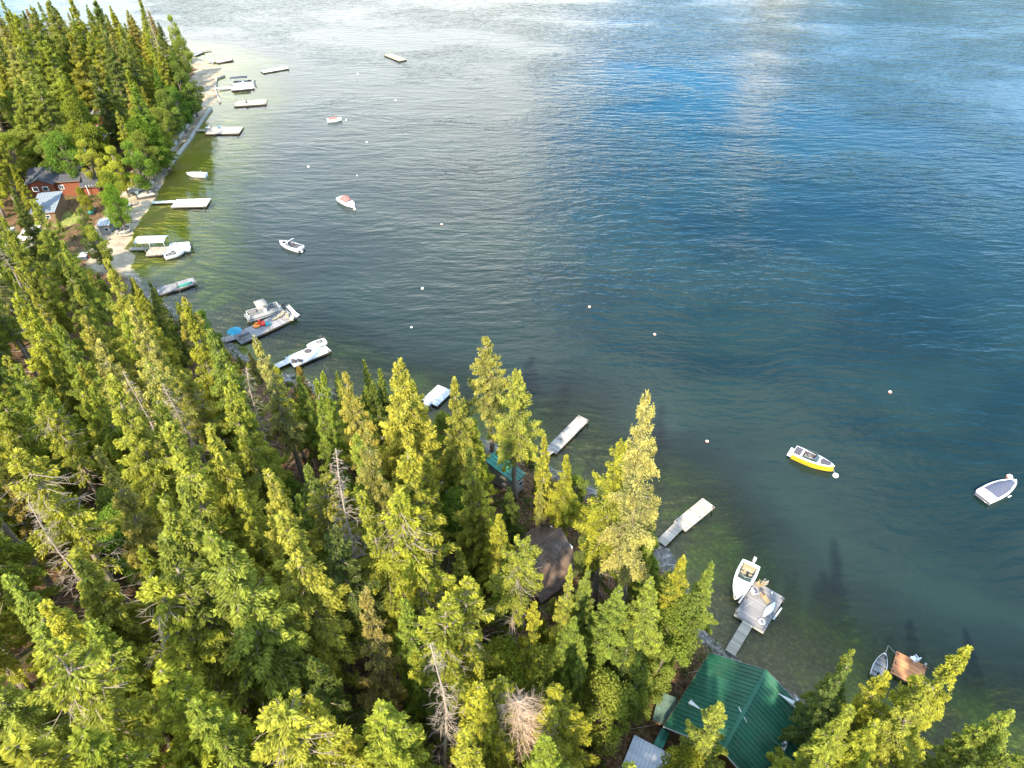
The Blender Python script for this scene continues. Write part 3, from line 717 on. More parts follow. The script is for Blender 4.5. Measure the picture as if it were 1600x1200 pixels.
def pontoon(name, stern, bow, label, width=2.5, deckm='grey', canm='canopy', canopy=(.0, .45), seatm='grey', z=.7, mot='black', zc=2.6):
    r, L_ = boat_root(name, stern, bow, label, 'pontoon boat', z=z)
    for s in (-1, 1):
        MB().tube([(-L_ / 2, s * width * .38, .12), (-L_ / 2 + .1, s * width * .38, .12), (L_ / 2 - .7, s * width * .38, .12), (L_ / 2, s * width * .38, .3)], [.1, .3, .3, .05], 9).build('pontoon', M['alu'], r)
    MB().box((0, 0, .5), (L_ * .96, width, .12)).build('deck', M[deckm], r)
    for s in (-1, 1):
        p = MB(); p.box((0, s * (width / 2 - .03), .85), (L_ * .82, .04, .5)); p.tube([(-L_ * .41, s * (width / 2 - .03), 1.13), (L_ * .41, s * (width / 2 - .03), 1.13)], .03, 5); p.build('side_rail', M['trim'], r)
    for s in (-1, 1):
        p = MB(); p.box((s * L_ * .41, -width * .3, .85), (.04, width * .34, .5)); p.box((s * L_ * .41, width * .3, .85), (.04, width * .34, .5)); p.build('end_rail', M['whitepaint'], r)
    for x, y, ln in ((L_ * .27, width * .30, 1.5), (L_ * .27, -width * .30, 1.5), (-L_ * .28, width * .28, 1.4), (-L_ * .3, -width * .3, 1.0)):
        p = MB(); p.box((x, y, .76), (ln, .55, .36), taper=.94); p.box((x, y + (.22 if y > 0 else -.22), 1.06), (ln, .16, .36), taper=.9); p.build('bench_seat', M[seatm], r)
    p = MB(); p.box((-L_ * .03, width * .25, .98), (.5, .6, .85), taper=.8); p.build('helm_console', M['white'], r)
    if canopy:
        x0, x1 = canopy[0] * L_, canopy[1] * L_; v = []; nn = 7
        for i in range(nn):
            y = -width / 2 + width * i / (nn - 1); zz = zc + .16 * math.cos((i / (nn - 1) - .5) * math.pi); v += [(x0, y, zz - .05), ((x0 + x1) / 2, y, zz + .03), (x1, y, zz - .05)]
        f = [(i * 3 + j, i * 3 + j + 1, i * 3 + j + 4, i * 3 + j + 3) for i in range(nn - 1) for j in range(2)]; c_ = MB(); c_.add(v, f, True); o_ = c_.build('canopy', M[canm], r)
        so = o_.modifiers.new('solid', 'SOLIDIFY'); so.thickness = .05
        p = MB()
        for xx in (x0, x1):
            for s in (-1, 1): p.tube([((x0 + x1) / 2, s * (width / 2 - .03), 1.1), (xx, s * (width / 2 - .05), zc - .03)], .025, 5)
        p.build('canopy_frame', M['alu'], r)
    outboard(r, -L_ * .5, 0, .75, m_=mot); return r, L_


def buoy(px, py, col, rad, label, group):
    x, y = at(px, py, rad * .5); r = empty('mooring_buoy', (x, y, 0), 0, label, 'buoy', group)
    prof = [(.01, -rad * .7), (rad * .7, -rad * .5), (rad, 0.1 * rad), (rad * .87, rad * .6), (rad * .5, rad * .95), (rad * .12, rad * 1.08)]
    MB().lathe((0, 0, 0), prof).build('float', M['buoywhite'], r)
    if col == 'r': MB().lathe((0, 0, 0), [(rad * 1.01, -rad * .2), (rad * 1.02, rad * .12), (rad * .96, rad * .42)]).build('red_band', M['buoyred'], r)
    t_ = MB(); t_.tube([(0, 0, rad), (0, 0, rad * 1.25)], .03, 5); t_.build('ring', M['alu'], r)
    return r

# ================================================================== buildings
def plane_point(px, py, p0, n):
    d = Vector(ray(px, py)); c = Vector((0, 0, CZ)); t_ = (Vector(p0) - c).dot(n) / d.dot(n); return c + d * t_


def gable_house(name, ctr, rz, Ln, Wd, eave, ridge, base, label, cat, roofm, wallm, panel=.45, over=.45, ribs=True, courses=False, walls=True, windows=(), group=None):
    """ridge runs along local x; two roof slopes of separate sheets (or courses of shakes)"""
    r = empty(name, (ctr[0], ctr[1], base), rz, label, cat, group); E_ = eave - base; R_ = ridge - base; wl, ww = Ln - 2 * over, Wd - 2 * over
    sl_ = (R_ - E_) / (Wd / 2); zt = E_ + sl_ * over - .12
    if walls:
        for s in (-1, 1): MB().box((0, s * (ww / 2 - .08), zt / 2 - .75), (wl, .16, zt + 1.5)).build('wall', M[wallm], r)
        for s in (-1, 1):
            v = []
            for x in (s * (wl / 2 - .16), s * wl / 2): v += [(x, -ww / 2 + .17, -1.5), (x, ww / 2 - .17, -1.5), (x, ww / 2 - .17, zt), (x, 0, R_ - .22), (x, -ww / 2 + .17, zt)]
            MB().add(v, [(0, 1, 2, 3, 4), (9, 8, 7, 6, 5)] + [(i, i + 5, (i + 1) % 5 + 5, (i + 1) % 5) for i in range(5)]).build('gable_wall', M[wallm], r)
    for wx, wy, wz, nx, sx, sz in windows:      # x, y, z, facing ('x+','x-','y+','y-'), width, height
        fr_ = MB(); gl_ = MB(); s = 1 if nx[1] == '+' else -1
        if nx[0] == 'x': fr_.box((wx + s * .03, wy, wz), (.10, sx + .24, sz + .24)); gl_.box((wx + s * .09, wy, wz), (.04, sx, sz)); bar = MB().box((wx + s * .12, wy, wz), (.04, .06, sz))
        else: fr_.box((wx, wy + s * .03, wz), (sx + .24, .10, sz + .24)); gl_.box((wx, wy + s * .09, wz), (sx, .04, sz)); bar = MB().box((wx, wy + s * .12, wz), (.06, .04, sz))
        f_ = fr_.build('window', M['whitepaint'], r); gl_.build('pane', M['glass'], f_); bar.build('mullion', M['whitepaint'], f_)
    slen = math.hypot(Wd / 2, R_ - E_); th = math.atan2(R_ - E_, Wd / 2)
    if courses:
        n = int(slen / panel); k = int(Ln / .0 + 0) if False else 1
        for s in (-1, 1):
            for i in range(n):
                b = MB(); x = -Ln / 2 + trng.uniform(0, .05)
                while x < Ln / 2 - .1:
                    w = min(trng.uniform(.35, .8), Ln / 2 - x); dz = trng.uniform(0, .035); b.box((x + w / 2, 0, dz), (w - .025, slen / n + .08 + trng.uniform(-.04, .05), .05)); x += w
                q = (i + .5) * slen / n; y = Wd / 2 - q * math.cos(th); z = E_ + q * math.sin(th)
                b.build('shake_course', M[roofm], r, (0, s * y, z + .03), (-s * (th - .11), 0, 0))
    else:
        n = int(round(Ln / panel)); st = Ln / n
        b = MB(); b.box((0, 0, 0), (st - .004, slen, .035))
        if ribs: b.box((-st / 2 + .025, 0, .04), (.04, slen - .02, .055))
        me = b.mesh('roof_panel'); me.materials.append(M[roofm])
        for s in (-1, 1):
            for i in range(n): link('roof_panel', me, r, (-Ln / 2 + (i + .5) * st, s * Wd / 4, (E_ + R_) / 2), (-s * th, 0, 0))
    rc = MB(); rc.box((0, 0, R_ + .05), (Ln + .04, .34, .05)); rc.build('ridge_cap', M[roofm], r)
    fb = MB()
    for s in (-1, 1): fb.box((0, s * (Wd / 2 + .02), E_ - .07), (Ln, .04, .16))
    fb.build('fascia', M['brownwall'], r)
    for s in (-1, 1):
        v = []
        for x in (s * (Ln / 2 + .005), s * (Ln / 2 + .045)): v += [(x, -Wd / 2, E_ - .18), (x, -Wd / 2, E_ + .02), (x, 0, R_ + .02), (x, Wd / 2, E_ + .02), (x, Wd / 2, E_ - .18), (x, 0, R_ - .2)]
        MB().add(v, [(0, 1, 2, 5), (5, 2, 3, 4), (9, 8, 11), (11, 8, 7, 6), (10, 9, 11)] + [(i, i + 6, (i + 1) % 6 + 6, (i + 1) % 6) for i in range(6)]).build('barge_board', M['flash'] if name == 'green_roofed_cabin' else M['brownwall'], r)
    return r


# the green roofed cabin in the foreground
ax = Vector((-0.63, -0.776, 0)).normalized(); gmid = Vector((24.35, 32.45, 0)); Lh = 9.4
hc = gmid + ax * (Lh / 2); hrz = math.atan2(ax.y, ax.x); hb_ = 1.6
H1 = gable_house('green_roofed_cabin', hc, hrz, Lh, 10.7, 6.0, 9.0, hb_, 'large cabin with green standing-seam metal roof beside the shore at lower right', 'cabin', 'green_roof', 'brownwall',
                 windows=((2.2, -4.95, 3.0, 'y-', 1.3, .9), (-.5, -4.95, 3.0, 'y-', 1.1, .9), (4.26, 1.4, 3.0, 'x+', 1.3, .9), (4.26, 3.4, 3.0, 'x+', .9, .9), (-4.26, 0, 3.2, 'x-', 2.4, 1.3)))
Hinv = (Matrix.Translation((hc.x, hc.y, hb_)) @ Matrix.Rotation(hrz, 4, 'Z')).inverted()
sn_, cs_ = math.sin(math.atan2(3, 5.35)), math.cos(math.atan2(3, 5.35))
lat = Vector((-ax.y, ax.x, 0))           # local +y in the world


def roofpt(px, py):
    best = None
    for s in (1, -1):
        n = (lat * s * sn_ + Vector((0, 0, cs_))); p = plane_point(px, py, (gmid.x, gmid.y, 9.0), n); q = Hinv @ p
        if (q.y > 0) == (s > 0): best = (q, s)
    return best if best else (q, s)


def flue(px, py, dpx, dpy, m_, h=1.0, pipe=True):
    q, s = roofpt(px, py); q2, _ = roofpt(dpx, dpy); b = MB(); d = (q2 - q); up = Vector((0, s * sn_, cs_)); side = d.cross(up).normalized() * .25
    v = [q + side + up * .05, q - side + up * .05, q + side * .9 + up * .3, q - side * .9 + up * .3, q2 + up * .06]
    b.add([tuple(k) for k in v], [(0, 1, 3, 2), (0, 2, 4), (1, 4, 3), (2, 3, 4)]); b.build('snow_splitter', M[m_], H1)
    if pipe:
        o_ = q - d.normalized() * .35; c = MB(); c.tube([(o_.x, o_.y, o_.z), (o_.x, o_.y, o_.z + h)], .13, 10); c.lathe((o_.x, o_.y, o_.z + h + .02), [(.24, 0), (.24, .05), (.05, .17)], 10)
        p_ = c.build('chimney_pipe', M['alu'], H1); MB().box((o_.x, o_.y, o_.z + .12), (.5, .5, .22)).build('flashing', M['flash'], p_)


flue(1237, 1099, 1215, 1083, 'flash'); flue(1218, 1165, 1198, 1153, 'green_roof'); flue(1079, 1099, 1096, 1110, 'flash', .5, False)
q, s = roofpt(1153, 1107); q2, _ = roofpt(1166, 1130); b = MB(); b.tube([q + Vector((0, 0, .25)), q2 + Vector((0, 0, .2))], .05, 5); b.tube([(q + q2) / 2 + Vector((-.5, 0, .22)), (q + q2) / 2 + Vector((.1, .1, .22))], .03, 4)
tag(b.build('fallen_pole', M['flash']), 'thin white pole lying across the ridge of the large green metal roof', 'pole').matrix_world = Hinv.inverted()


def slab_roof(name, corners, z, label, cat, roofm, wallm, base, th=.12, panel=.6, tilt=0.0, walls=True, posts=False):
    """lean-to or shed seen from above: low-pitched roof of sheets on walls or posts"""
    c = [Vector(at(*p, z) + (0,)) for p in corners]; ctr = sum(c, Vector()) / 4; e1 = (c[1] - c[0] + c[2] - c[3]) / 2; e2 = (c[3] - c[0] + c[2] - c[1]) / 2
    Ln, Wd = e1.length, e2.length; rz = math.atan2(e1.y, e1.x); r = empty(name, (ctr.x, ctr.y, base), rz, label, cat); Z = z - base
    n = max(2, int(round(Ln / panel))); st = Ln / n; b = MB(); b.box((0, 0, 0), (st - .01, Wd / math.cos(tilt), .05)); b.box((-st / 2 + .04, 0, .045), (.05, Wd / math.cos(tilt) - .02, .05)); me = b.mesh('roof_panel'); me.materials.append(M[roofm])
    for i in range(n): link('roof_panel', me, r, (-Ln / 2 + (i + .5) * st, 0, Z), (tilt, 0, 0))
    sg = math.tan(tilt) * Wd / 2
    if walls:
        for s in (-1, 1): MB().box((0, s * (Wd / 2 - .3), (Z + s * sg * .85) / 2 - .6), (Ln - .5, .12, Z + s * sg * .85 + 1.0)).build('wall', M[wallm], r)
        for s in (-1, 1): MB().box((s * (Ln / 2 - .3), 0, Z / 2 - .6 - abs(sg) * .3), (.12, Wd - .75, Z + 1.0 - abs(sg) * .6)).build('wall', M[wallm], r)
        f_ = MB().box((Ln * .15, -(Wd / 2 - .24) * 1, Z * .5), (.9, .06, .8)).build('window', M['whitepaint'], r); MB().box((Ln * .15, -(Wd / 2 - .2), Z * .5), (.7, .03, .6)).build('pane', M['glass'], f_)
    else:
        for s in (-1, 1):
            for q in (-1, 1): MB().box((s * (Ln / 2 - .2), q * (Wd / 2 - .2), (Z + q * sg * .85) / 2 - .6), (.14, .14, Z + q * sg * .85 + 1.0)).build('post', M[wallm], r)
    MB().box((0, -Wd / 2 - .03, Z - .10 - sg), (Ln, .05, .18)).build('fascia', M['brownwall'], r)
    return r


gz = lambda px, py, z=3: hz(*at(px, py, z))
slab_roof('garden_shed', [(1035, 1085), (1063, 1093), (1043, 1133), (1014, 1120)], 4.6, 'small shed with mossy grey-green roof beside the left eave of the green cabin', 'shed', 'green_dull', 'brownwall', gz(1030, 1110), tilt=.08)
slab_roof('porch_roof', [(1037, 1139), (1047, 1146), (1034, 1172), (1017, 1162)], 4.4, 'low teal-green porch roof between the mossy shed and the silver corrugated roof', 'porch', 'teal_roof', 'brownwall', gz(1030, 1150), walls=False)
slab_roof('silver_roofed_shed', [(996, 1150), (1056, 1188), (1030, 1226), (966, 1196)], 4.6, 'shed with silver corrugated roof left of the green cabin at the bottom edge', 'shed', 'silver_roof', 'greywall', gz(1005, 1180), panel=.35, tilt=.12)
slab_roof('lumber_rack', [(947, 1056), (986, 1082), (976, 1096), (938, 1068)], 3.6, 'small silver roof half hidden by a tree above the silver shed', 'shed', 'silver_roof', 'greywall', gz(960, 1075), panel=.5, tilt=.1, walls=False)
MB_ = MB()
# brown shake roof cabin
ridge0 = Vector(at(812, 872, 8.2) + (0,)); ridge1 = Vector(at(873, 830, 8.2) + (0,)); rd = (ridge1 - ridge0); c4 = (ridge0 + ridge1) / 2; pr_ = Vector((rd.y, -rd.x, 0)).normalized()
gable_house('shake_roofed_cabin', c4, math.atan2(rd.y, rd.x), rd.length * 1.12, 8.2, 4.7, 8.4, hz(c4.x, c4.y), 'cabin with old brown cedar shake roof surrounded by firs near the centre', 'cabin', 'shake', 'brownwall', panel=.34, courses=True, windows=((3.3, 1.0, 2.4, 'x+', 1.4, 1.2), (3.3, -1.4, 2.4, 'x+', 1.0, 1.0)))
slab_roof('covered_porch', [(898, 868), (925, 880), (913, 903), (893, 893)], 4.3, 'weathered porch roof on the lake side of the brown shake roofed cabin', 'porch', 'shake', 'greywall', gz(908, 885), panel=.5, tilt=.05, walls=False)
slab_roof('teal_roofed_cabin', [(772, 714), (790, 702), (806, 742), (788, 762)], 6.0, 'teal metal roof showing between tall firs near the old weathered dock', 'cabin', 'teal_roof', 'greywall', gz(790, 740), tilt=.18)
slab_roof('rusty_roofed_shed', [(584, 692), (618, 686), (622, 712), (590, 720)], 5.0, 'small rusty orange-red roof almost hidden among the firs left of centre', 'shed', 'redwall', 'brownwall', gz(600, 702), tilt=.1)
slab_roof('grey_roofed_shed', [(680, 752), (704, 756), (703, 772), (684, 768)], 4.5, 'small pale grey roof glimpsed between firs below the white ladder dock', 'shed', 'silver_roof', 'greywall', gz(692, 762), tilt=.1)
# houses behind the sandy beach
b8 = gz(95, 280); e8, r8 = b8 + 3.1, b8 + 5.0
p0 = Vector(at(50, 275, e8) + (0,)); p1 = Vector(at(134, 270, e8) + (0,)); c8 = (p0 + p1) / 2; d8 = p1 - p0; rz8 = math.atan2(d8.y, d8.x)
H8 = gable_house('red_log_house', c8, rz8, d8.length, 9.5, e8, r8, b8, 'house with charcoal roof and red-brown timber walls behind the sandy beach', 'house', 'black_roof', 'redwall', ribs=False, panel=.9, windows=((-3.2, -4.35, 1.7, 'y-', 1.1, .8), (-1.2, -4.35, 1.7, 'y-', 1.1, .8), (1.4, -4.35, 1.7, 'y-', .9, .8)))
Ln8 = d8.length
v = []
for y in (-5.6, -1.0):
    zr = 1.9 + 3.0
    v += [(-Ln8 * .47, y, 3.0), (-Ln8 * .47 + 3.1, y, 4.7 if y > -2 else 4.3), (-Ln8 * .47 + 6.2, y, 3.0)]
g8 = MB(); g8.add(v, [(0, 1, 4, 3), (1, 2, 5, 4)]); o_ = g8.build('front_gable_roof', M['black_roof'], H8); so = o_.modifiers.new('s', 'SOLIDIFY'); so.thickness = .12
MB().add([(-Ln8 * .47 + .3, -5.3, -1), (-Ln8 * .47 + 5.9, -5.3, -1), (-Ln8 * .47 + 5.9, -5.3, 3.0), (-Ln8 * .47 + 3.1, -5.3, 4.1), (-Ln8 * .47 + .3, -5.3, 3.0), (-Ln8 * .47 + .3, -4.4, -1), (-Ln8 * .47 + 5.9, -4.4, -1), (-Ln8 * .47 + 5.9, -4.4, 3.0), (-Ln8 * .47 + 3.1, -4.4, 4.1), (-Ln8 * .47 + .3, -4.4, 3.0)],
         [(0, 1, 2, 3, 4), (1, 6, 7, 2), (5, 0, 4, 9)]).build('front_wall', M['redwall'], H8)
for k in (1.8, 4.0):
    f_ = MB().box((-Ln8 * .47 + k, -5.34, 1.9), (1.3, .08, 1.1)).build('window', M['whitepaint'], H8); MB().box((-Ln8 * .47 + k, -5.39, 1.9), (1.0, .04, .8)).build('pane', M['glass'], f_)
x, y = at(141, 276, b8 + 3)
af = gable_house('sun_porch', (x, y), rz8, 4.2, 5.6, b8 + 1.6, b8 + 4.6, b8, 'glazed porch with steep dark gable at the lake end of the red timber house', 'porch', 'black_roof', 'redwall', ribs=False, panel=.9, windows=((1.66, -1.0, 1.6, 'x+', 1.2, 1.6), (1.66, 1.0, 1.6, 'x+', 1.2, 1.6)))
slab_roof('grey_roofed_annex', [(77, 258), (100, 246), (127, 251), (118, 263)], b8 + 3.6, 'grey shingled rear wing behind the charcoal roofed red house', 'house', 'grey_roof', 'redwall', b8, panel=1.0, tilt=.2)
slab_roof('blue_roofed_shed', [(48, 306), (91, 303), (93, 326), (56, 331)], gz(70, 318) + 3.0, 'shed with pale blue-grey metal roof below the red timber house', 'shed', 'blue_roof', 'brownwall', gz(70, 318), tilt=.1)
b11 = gz(155, 215)
slab_roof('white_roofed_house', [(136, 206), (163, 204), (160, 233), (137, 226)], b11 + 3.6, 'house with bright white metal roof among the trees at upper left', 'house', 'whitepaint', 'brownwall', b11, tilt=.14)
x, y = at(153, 190, b11 + 3)
gable_house('orange_timber_house', (x, y), rz8 - 1.3, 7.5, 7.5, b11 + 3.6, b11 + 6.4, b11, 'small orange timber gable house just above the white metal roof', 'house', 'grey_roof', 'redwall', ribs=False, panel=.9, windows=((3.33, 0, 2.2, 'x+', 1.6, 1.2),))
b12 = gz(58, 250)
slab_roof('tool_shed', [(52, 240), (70, 237), (66, 249), (48, 252)], b12 + 2.4, 'small brown lawn shed with stored boxes beyond the red timber house', 'shed', 'grey_roof', 'greywall', b12, tilt=.1)
x, y = at(50, 254, b12 + .5); tag(MB().box((0, 0, .45), (1.6, 1.2, .9), .3, .7).build('blue_tarp', M['cyan'], None, (x, y, hz(x, y))), 'bright blue tarp heap beside the small lawn shed', 'tarp')
slab_roof('boat_shed', [(153, 343), (173, 341), (172, 351), (153, 353)], gz(163, 348) + 2.2, 'little flat-roofed pale shed at the back of the sandy beach', 'shed', 'silver_roof', 'greywall', gz(163, 348), tilt=.06)
for k, (pts, lab) in enumerate((([(0, 357), (13, 357), (16, 372), (0, 373)], 'flat beige slab roof at the left edge among dark firs'), ([(28, 354), (55, 352), (60, 372), (36, 374)], 'pale stone terrace roof just right of the flat slab at the left edge'))):
    slab_roof('flat_roofed_shed', pts, gz(*pts[0]) + 2.6, lab, 'shed', 'beige', 'greywall', gz(*pts[0]), panel=1.2, tilt=.03)

# ================================================================== docks
d_near = dock([(1147, 960.5), (1180, 909), (1226.5, 932), (1193.5, 987.5)], board=.16, deckmat='deckgrey', trim='trim', label='broad grey platform dock holding a white canoe, nearest to the green cabin')
gangway(d_near, at(1168.5, 974, .5), at(1140.5, 1021, .5), 1.15, .52, .62)
d1 = dock([(1053, 815), (1098, 778), (1117, 792), (1072, 828)], board=.2, deckmat='decktan', trim='trim', label='pale tan dock with tree shadows, right of the tall leaning firs')
gangway(d1, at(1062, 822), at(1032, 854), 1.3, .4, .7, 'decktan')
d3 = dock([(904, 649), (921, 656), (868, 709), (853, 700)], board=.24, deckmat='deckold', label='long narrow weathered dock with stained boards, right of the teal roof')
gangway(d3, at(860, 705), at(848, 716), 1.4, .4, .6, 'deckold')
d4 = dock([(685, 600), (707, 612), (678, 637), (664, 622)], board=.25, deckmat='deckwhite', label='small white dock with a ladder at its tip, left of centre', ladder=(2.7, .6, 0.0))
gangway(d4, at(671, 629), at(655, 650), 1.2, .4, .6, 'deckwhite')
d5 = dock([(442, 559), (501, 536), (519, 546), (463, 573)], board=.25, deckmat='deckwhite', label='long white dock carrying a small white runabout')
gangway(d5, at(452, 566), at(430, 578), 1.3, .4, .6, 'deckwhite')
d6 = dock([(359, 525), (447, 484), (464, 496), (379, 536)], board=.3, deckmat='deckgrey', label='large grey dock crowded with a turquoise parasol and red chairs')
gangway(d6, at(366, 530), at(348, 536), 1.6, .4, .6, 'deckold')
d7 = dock([(301, 433), (308, 443), (243, 462), (244, 451)], board=.3, deckmat='deckgrey', label='grey dock with an upturned green canoe on it')
d8 = dock([(229, 387), (262, 384), (268, 396), (232, 398.5)], board=.3, deckmat='decktan', label='tan dock under a white canopy beside the sandy beach')
gangway(d8, at(231, 391), at(204, 392), 1.0, .4, .5, 'gang')
d9 = dock([(272, 312), (327, 310), (325, 322), (271, 323)], board=.4, deckmat='deckwhite', single=False, label='white dock reaching out from the sandy beach by a long thin gangway')
gangway(d9, at(273, 317), at(238, 319.5), 1.1, .4, .5, 'deckwhite')
d10 = dock([(325, 199), (379, 198), (375, 208), (324, 209)], board=.4, deckmat='decktan', single=False, label='pinkish-grey dock beside the seawall, third dock down from the point')
gangway(d10, at(326, 205), at(303, 206.5), 1.1, .4, .6, 'gang')
d11 = dock([(366, 158), (417, 155), (416, 162), (366, 166)], board=.45, deckmat='gang', single=False, label='detached beige float just below the pontoon boat with dark canopy', name='floating_dock')
d12 = dock([(360, 134), (397, 131.5), (397, 137), (362, 141.5)], board=.45, deckmat='deckwhite', single=False, label='white dock in front of the pontoon boat with dark canopy')
gangway(d12, at(362, 138.5), at(336, 141), 1.2, .4, .6, 'deckwhite')
d13 = dock([(408, 109.5), (448, 103.5), (450, 106.5), (410, 114)], board=.5, deckmat='deckwhite', single=False, label='long white float lying free offshore from the sandy point')
d14 = dock([(336, 95), (361, 90), (362, 93.5), (338, 98.5)], board=.5, deckmat='decktan', single=False, label='small pinkish dock just off the sandy point')
gangway(d14, at(337, 97), at(326, 100), 1.2, .4, .6, 'gang')
d15 = dock([(297, 86), (313, 79.5), (316, 82), (300, 88.5)], board=.5, deckmat='deckgrey', single=False, label='grey dock at the far tip of the sandy point, topmost in the photo')
gangway(d15, at(314, 81.5), at(330, 79), 1.2, .4, .4, 'deckold')
d16 = dock([(602, 86), (609, 83), (632, 92), (627, 96)], board=.5, deckmat='deckyel', single=False, name='swim_raft', label='lone yellow timber raft floating far out near the top of the photo')
d17 = dock([(1402, 1019), (1447, 1039), (1440, 1075), (1390, 1052)], board=.18, deckmat='deckrust', label='rust-brown square dock partly behind the yellow-lit firs at lower right')
MB().tube([(-1.35, 1.3, .3), (-1.35, 1.3, 1.0)], .12, 8).build('mooring_post', M['concrete'], d17)

# ================================================================== boats
r, L_ = boat_root('sport_boat', (1240, 706), (1302, 733), 'yellow-hulled sport boat with charcoal pads moored alone at the right', 'boat')
hull_parts(r, L_, 2.35, M['yellow'], M['white'], free=1.0, c0=.2, c1=.62, inner=.7, floor_m='char')
MB().box((-L_ / 2 - .25, 0, .35), (.7, 1.9, .1)).build('swim_platform', M['white'], r)
MB().box((-L_ * .40, 0, 1.12), (L_ * .17, 1.6, .14), taper=.95).build('sun_pad', M['char'], r)
MB().box((-L_ * .29, 0, 1.16), (.25, 1.7, .10)).build('rear_trim', M['white'], r)
b = MB(); b.add([(L_ * .18, -.72, 1.15), (L_ * .38, -.42, 1.22), (L_ * .43, 0, 1.30), (L_ * .38, .42, 1.22), (L_ * .18, .72, 1.15), (L_ * .16, 0, 1.24)], [(5, 0, 1, 2), (5, 2, 3, 4)]); b.build('bow_pad', M['char'], r)
windshield(r, L_ * .10, 1.8, 1.06, .45, .5, 1.7)
for y in (-.45, .45): seat(r, -L_ * .06, y, M['grey'])
seat(r, -L_ * .2, 0, M['grey'], 1.5, 1)
r, L_ = boat_root('covered_boat', (1538, 776), (1586, 752), 'white boat under a slate-blue canvas cover near the right edge', 'boat')
hb2, zg2 = hull_parts(r, L_, 2.6, M['white'], M['white'], free=.75, c0=.2, c1=.2)
v = []; us = [.18, .24, .38, .5, .6, .72, .84, .90]; hs_ = [.06, .22, .34, .40, .62, .38, .2, .08]
for u, h in zip(us, hs_):
    x = L_ * u; w = hb2(x) * (.84 if u < .7 else .7)
    v += [(x - L_ / 2, w * k, zg2(x) + .06 + h * (1 - abs(k) ** 2.5)) for k in (-1, -.66, -.33, 0, .33, .66, 1)]
f = [(i * 7 + j, (i + 1) * 7 + j, (i + 1) * 7 + j + 1, i * 7 + j + 1) for i in range(len(us) - 1) for j in range(6)]
MB().add(v, f, True).build('canvas_cover', M['bluecover'], r)
MB().box((-L_ / 2 - .22, 0, .3), (.6, 2.1, .1)).build('swim_platform', M['char'], r)
MB().tube([(-L_ / 2 - .2, -1.0, .4), (-L_ / 2 - .6, -.8, .45), (-L_ / 2 - .6, .8, .45), (-L_ / 2 - .2, 1.0, .4)], .03, 5).build('ski_rail', M['alu'], r)
for y in (-1.0,): MB().tube([(L_ * .1, y, .95), (L_ * .16, y * 1.02, 1.25), (L_ * .24, y * .9, .98)], .03, 5).build('grab_rail', M['alu'], r)
MB().tube([(-.3, -1.45, .55), (.3, -1.45, .55)], .1, 6).build('fender', M['whitepaint'], r)
r, L_ = boat_root('runabout', (1174, 881), (1149, 934), 'white runabout with open cockpit and outboard tied beside the grey platform dock', 'boat')
hull_parts(r, L_, 2.35, M['white'], M['white'], free=.8, c0=.1, c1=.48, inner=.78, floor_m='tan', bowp=2.9)
windshield(r, L_ * .02, 1.9, .86, .42, .35, 1.2)
for y in (-.5, .5): seat(r, -L_ * .12, y, M['tan'])
seat(r, -L_ * .33, 0, M['tan'], 1.6, -1, .6); outboard(r, -L_ / 2 - .12, .25, .7, .5, 'whitepaint', 1.1)
MB().box((-L_ * .22, .15, .55), (.35, .3, .3)).build('cooler', M['black'], r)
MB().lathe((L_ * .12, 0, 1.0), [(.2, 0), (.2, .06), (.05, .08)], 10).build('hatch', M['trim'], r)
MB().tube([(L_ * .18, -.85, 1.0), (L_ * .36, -.52, 1.22), (L_ * .47, 0, 1.28), (L_ * .36, .52, 1.22), (L_ * .18, .85, 1.0)], .022, 5).build('bow_rail', M['alu'], r)
r, L_ = boat_root('rowing_boat', (1370, 1057), (1383, 1021), 'small open aluminium boat tied beside the rust-brown dock', 'boat')
hull_parts(r, L_, 1.4, M['alu'], M['alu'], free=.5, c0=.03, c1=.93, inner=.92, floor_m='grey', bowp=2.4)
for u in (-.25, .05, .28): MB().box((L_ * u, 0, .42), (.28, 1.1 * (1 - max(0, u)), .05)).build('thwart', M['grey'], r)
outboard(r, -L_ / 2, 0, .4, .3, 'black', .7)
x0, y0 = at(1383, 1021, .5); x1, y1 = at(1388, 1009, .1); x2, y2 = at(1401, 1022, .45)
tag(MB().tube([(x0, y0, .5), (x1, y1, .12), (x2, y2, .45)], .022, 5).build('mooring_line', M['rope']), 'pale mooring line from the aluminium boat to the rust-brown dock', 'rope')
x0, y0 = at(1302, 735, .6); x1, y1 = at(1306, 741, .1)
r, L_ = boat_root('wakeboard_boat', (470, 388), (437, 378), 'dark-decked wakeboard boat with white tower arch moored off the beach', 'boat')
hull_parts(r, L_, 2.35, M['white'], M['white'], free=.75, c0=.18, c1=.62, inner=.8, floor_m='char', bowc=(.66, .86))
windshield(r, L_ * .12, 1.9, .85, .35, .3, 1.2)
for s in (-1, 1): MB().tube([(-L_ * .02, s * 1.1, .8), (-L_ * .08, s * .95, 1.9), (-L_ * .1, 0, 2.1)], .06, 6).build('tower', M['whitepaint'], r)
MB().box((-L_ * .34, 0, .85), (L_ * .2, 1.7, .14)).build('sun_pad', M['char'], r); seat(r, -L_ * .15, 0, M['char'], 1.6)
MB().box((-L_ / 2 - .2, 0, .3), (.5, 1.8, .08)).build('swim_platform', M['char'], r)
r, L_ = boat_root('cuddy_boat', (531, 309), (554, 322), 'white cabin boat with salmon-red canopy moored off the beach', 'boat')
hb3, zg3 = hull_parts(r, L_, 2.3, M['white'], M['white'], free=.85, c0=.15, c1=.5, inner=.75)
windshield(r, L_ * .12, 1.8, .9, .4, .3, 1.0)
b = MB(); v = []
